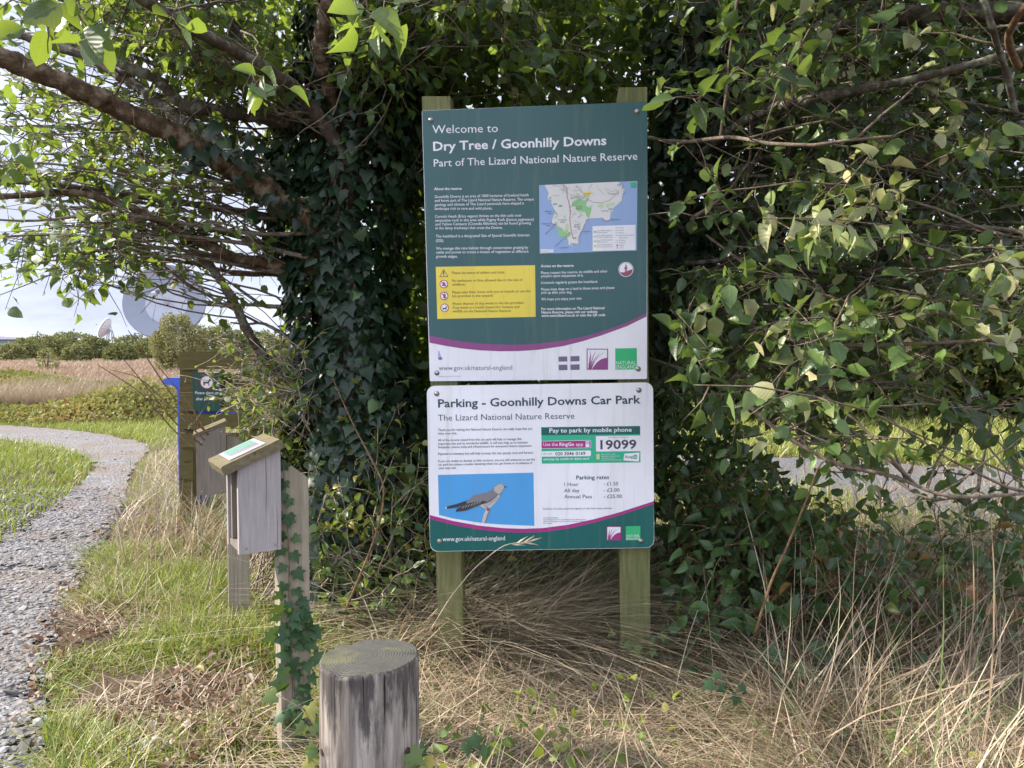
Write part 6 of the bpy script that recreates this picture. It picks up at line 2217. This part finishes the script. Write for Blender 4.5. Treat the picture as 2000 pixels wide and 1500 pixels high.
for k, (px, ty, hw, d, tone, lab) in enumerate(BUSH):
    c = at(px, 690, d)
    top_ = at(px, ty, d)[2]
    w_ = hw * d / FPX
    t = thing('bush', (c[0], c[1], 0), lab, 'bush', 'bushes along the horizon')
    n = 9000 if d < 60 else 3000
    if 'sapling' in lab:
        n = 500
    u = nrm(rng.normal(0, 1, (n, 3)))
    lob = 1 + 0.16 * np.sin(u[:, 0] * 5 + k * 1.7) * np.cos(u[:, 2] * 5 + k) + 0.10 * np.sin(u[:, 0] * 12 + 3 * u[:, 2] + k)
    rr_ = (0.7 + 0.3 * rng.random(n) ** 0.5) * lob
    P = np.stack([c[0] + w_ * rr_ * u[:, 0], c[1] + w_ * rr_ * u[:, 1], np.maximum(0.05, top_ * (0.42 + 0.58 * rr_ * u[:, 2]))], 1)
    mb = MB()
    sz = d / FPX * (4.2 if d > 60 else 4.4)
    scatter_leaves(mb, FAR, P, rng.normal(0, 1, (n, 3)), u * .6 + rng.normal(0, .5, (n, 3)) + np.array([0, 0, .3]), sz * rng.uniform(0.7, 1.6, n), np.clip(rng.normal(tone + 0.15, 0.2, n), 0, 1))
    mb.build('crown', M_bush, t, smooth=True)['kind'] = 'stuff'
    mb = MB()
    for _ in range(4):
        mb.tube(np.array([[c[0] + rng.normal(0, w_ * .1), c[1], 0], [c[0] + rng.normal(0, w_ * .3), c[1], top_ * .75]]), [0.06 * w_, 0.02 * w_], 5)
    mb.build('stems', M_barkd, t, smooth=True)['kind'] = 'stuff'

# ---- single stalks and canes
def cane(name, pxs, r0, r1, mat, label, cat, group=None, heads=0):
    c = np.array([at(*p) for p in pxs])
    t = thing(name, tuple(c[0]), label, cat, group)
    k = (len(c) - 1) * 5 + 1
    tt = np.linspace(0, len(c) - 1, k)
    pts = np.stack([np.interp(tt, np.arange(len(c)), c[:, i]) for i in range(3)], 1)
    for _ in range(2):
        pts[1:-1] = (pts[:-2] + 2 * pts[1:-1] + pts[2:]) / 4
    mb = MB()
    mb.tube(pts, np.linspace(r0, r1, k), 6, 0, 0.80)
    mb.build('stem', mat, t, smooth=True)
    if heads:
        mb = MB()
        td = nrm(pts[-1] - pts[-6])
        for i in range(heads):
            p = pts[-1] - td * 0.02 * rng.uniform(0, 6)
            d = nrm(td + rng.normal(0, .25, 3))
            mb.tube([p, p + d * .02, p + d * .05], [.001, .0035, .0006], 5, 0, 0.82)
        mb.build('seed_head', mat, t, smooth=True)
    return pts


lb_ = 'brown dry stalk leaning up and left over the farther leaflet box'
for pxs in ([(408, 850, 3.3), (340, 780, 3.25), (265, 665, 3.2), (250, 645, 3.2)], [(400, 860, 3.3), (330, 790, 3.3), (270, 735, 3.3), (215, 722, 3.3)], [(395, 870, 3.25), (345, 830, 3.2), (290, 760, 3.15), (240, 700, 3.1)],
            [(405, 850, 3.4), (372, 790, 3.4), (330, 740, 3.4), (300, 705, 3.4)], [(385, 880, 3.2), (340, 842, 3.2), (275, 765, 3.15), (190, 712, 3.1)]):
    cane('dry_stalk', pxs, 0.004, 0.0015, M_cane, lb_, 'dry stalk', 'dry stalks over the farther leaflet box')
cane('bramble_cane', [(673, 1195, 3.1), (697, 1140, 3.1), (727, 1067, 3.05), (747, 1000, 3.05), (750, 945, 3.1), (722, 890, 3.2), (690, 830, 3.3), (650, 740, 3.4)], 0.006, 0.003, M_cane, 'bare brown cane rising in front of the thicket', 'cane')
cane('dead_stem', [(1475, 1235, 2.45), (1508, 1130, 2.42), (1530, 1085, 2.4), (1578, 970, 2.35), (1600, 905, 2.35), (1655, 868, 2.35)], 0.0045, 0.0022, M_cane, 'reddish brown dead stem standing in the hay right of the board', 'dead stem')
cane('hay_stalk', [(838, 1235, 2.78), (880, 1165, 2.76), (930, 1105, 2.74), (985, 1063, 2.73), (1038, 1057, 2.72)], 0.0018, 0.0014, M_straw, 'pale seeding grass stalk across the foot of the parking panel', 'grass stalk', None, 7)
for k, (pxs, lb2) in enumerate((([(1770, 940, 4.6), (1745, 880, 4.6), (1718, 835, 4.6)], 'dark bare stem tilting left before the track'), ([(1775, 925, 4.6), (1795, 880, 4.6), (1812, 850, 4.6)], 'dark bare stem tilting right before the track'), ([(1910, 960, 4.8), (1925, 870, 4.8), (1945, 800, 4.8)], 'dark upright stem before the track near the right edge'))):
    cane('dead_stem', pxs, 0.009, 0.005, M_barkd, lb2, 'dead stem')

# ---- ivy creeping up the near leaflet box's post, and small sprigs
M_ivy2 = leafmat('young_ivy_leaf', [(0.0, (0.014, 0.045, 0.016)), (0.6, (0.03, 0.075, 0.026)), (1.0, (0.07, 0.13, 0.04))], under=(1.5, 1.4, 1.4), trans=0.15, rough=0.5, spec=0.35)


def sprig(base, label, stem_pts, leaves, group=None, mat=M_ivy2):
    """leaves: (point, direction, normal, size, tone); each leaf its own part"""
    t = thing('ivy_sprig', tuple(base), label, 'ivy', group)
    mb = MB()
    mb.tube(stem_pts, np.linspace(0.003, 0.0014, len(stem_pts)), 5)
    mb.build('stem', M_twig, t, smooth=True)
    for p, d, n_, s_, tone in leaves:
        mb = MB()
        mb.inst(IVY[0], IVY[1], np.array([p]), np.array([d], float), np.array([n_], float), s_, tone)
        mb.build('leaf', mat, t, smooth=True)
    return t


pl0 = NB(NBP[0], 0.035 - 0.006, 0.0)


def onpost(px, py, k=0.0):
    r = ray(px, py)
    tq = np.dot(pl0 - C0, NBv) / np.dot(r, NBv)
    return C0 + r * tq - NBv * k


lv = []
h5 = lambda x, y: (400 + x / 3, 1000 + y / 3)
h4 = lambda x, y: (300 + x / 3.75, 640 + y / 3.75)
PLV = [h4(*q) for q in ((960, 1010), (950, 1140), (945, 1235), (985, 1270), (940, 1385), (1000, 1395))] + [h5(*q) for q in ((500, 30), (462, 150), (525, 160), (450, 222), (525, 252), (452, 325), (540, 355), (458, 435), (540, 465), (450, 492), (555, 530), (440, 560), (580, 595), (430, 625), (510, 640), (640, 690), (392, 715), (470, 745), (560, 725), (600, 765), (540, 785), (480, 845), (520, 875), (630, 845), (455, 915), (545, 945), (600, 885), (500, 1115), (540, 1175), (575, 1145), (575, 1010), (590, 1080), (620, 960), (570, 1300), (470, 690), (530, 700), (610, 660), (420, 690))]
for _ in range(26):
    PLV.append((rng.uniform(548, 600), 1175 + 250 * rng.random() ** 1.4))
for i, (px, py) in enumerate(PLV):
    side_ = 1 if px > 565 else -1
    d = np.array([side_ * rng.uniform(0.1, 0.9), -0.25, -0.6 + rng.normal(0, .3)])
    low = py > 1180
    lv.append((onpost(px - side_ * 3, py - 6, 0.004 + 0.03 * rng.random() * low), d, -NBv + rng.normal(0, 0.22 + .15 * low, 3) + np.array([0, 0, .2]), rng.uniform(0.034, 0.046) if not low else rng.uniform(0.034, 0.055), float(rng.uniform(0.15, 0.75))))
sp = np.array([onpost(*q, 0.004) for q in ((575, 1490), (578, 1400), (572, 1330), (566, 1240), (566, 1160), (562, 1060), (558, 980), (553, 905))])
sprig(sp[0], 'ivy with dark pointed leaves climbing the post of the nearer leaflet box', sp, lv)


def small_sprig(px, py, d, n, spread, label, tone, hgt):
    b0 = at(px, py, d)
    st = np.array([b0 + np.array([0.01 * i * rng.normal(), 0, hgt * i / 5]) for i in range(6)])
    lvs = []
    for i in range(n):
        p = st[rng.integers(0, 6)] + np.array([rng.normal(0, spread), rng.uniform(-.03, .01), rng.normal(0, spread * .5)])
        lvs.append((p, np.array([rng.normal(0, .8), -.3, -.5]), np.array([rng.normal(0, .3), -.8, .5]), rng.uniform(.03, .045), float(np.clip(rng.normal(tone, .12), 0, 1))))
    sprig(b0, label, st, lvs, None, M_thick if tone > .6 else M_ivy2)


small_sprig(612, 1500, 1.72, 11, 0.016, 'pale green ivy sprig pressed against the bollard', 0.78, 0.17)
small_sprig(818, 1510, 1.5, 5, 0.012, 'small light ivy sprig at the lower right of the bollard', 0.78, 0.05)
small_sprig(1232, 1300, 2.93, 12, 0.03, 'small green ivy sprig on the foot of the right post', 0.7, 0.12)
small_sprig(1415, 1350, 2.4, 5, 0.04, 'three cornered dark ivy leaves in the hay right of the board', 0.4, 0.06)
small_sprig(905, 1480, 1.9, 4, 0.03, 'dark ivy leaves low in the grass right of the bollard', 0.4, 0.05)
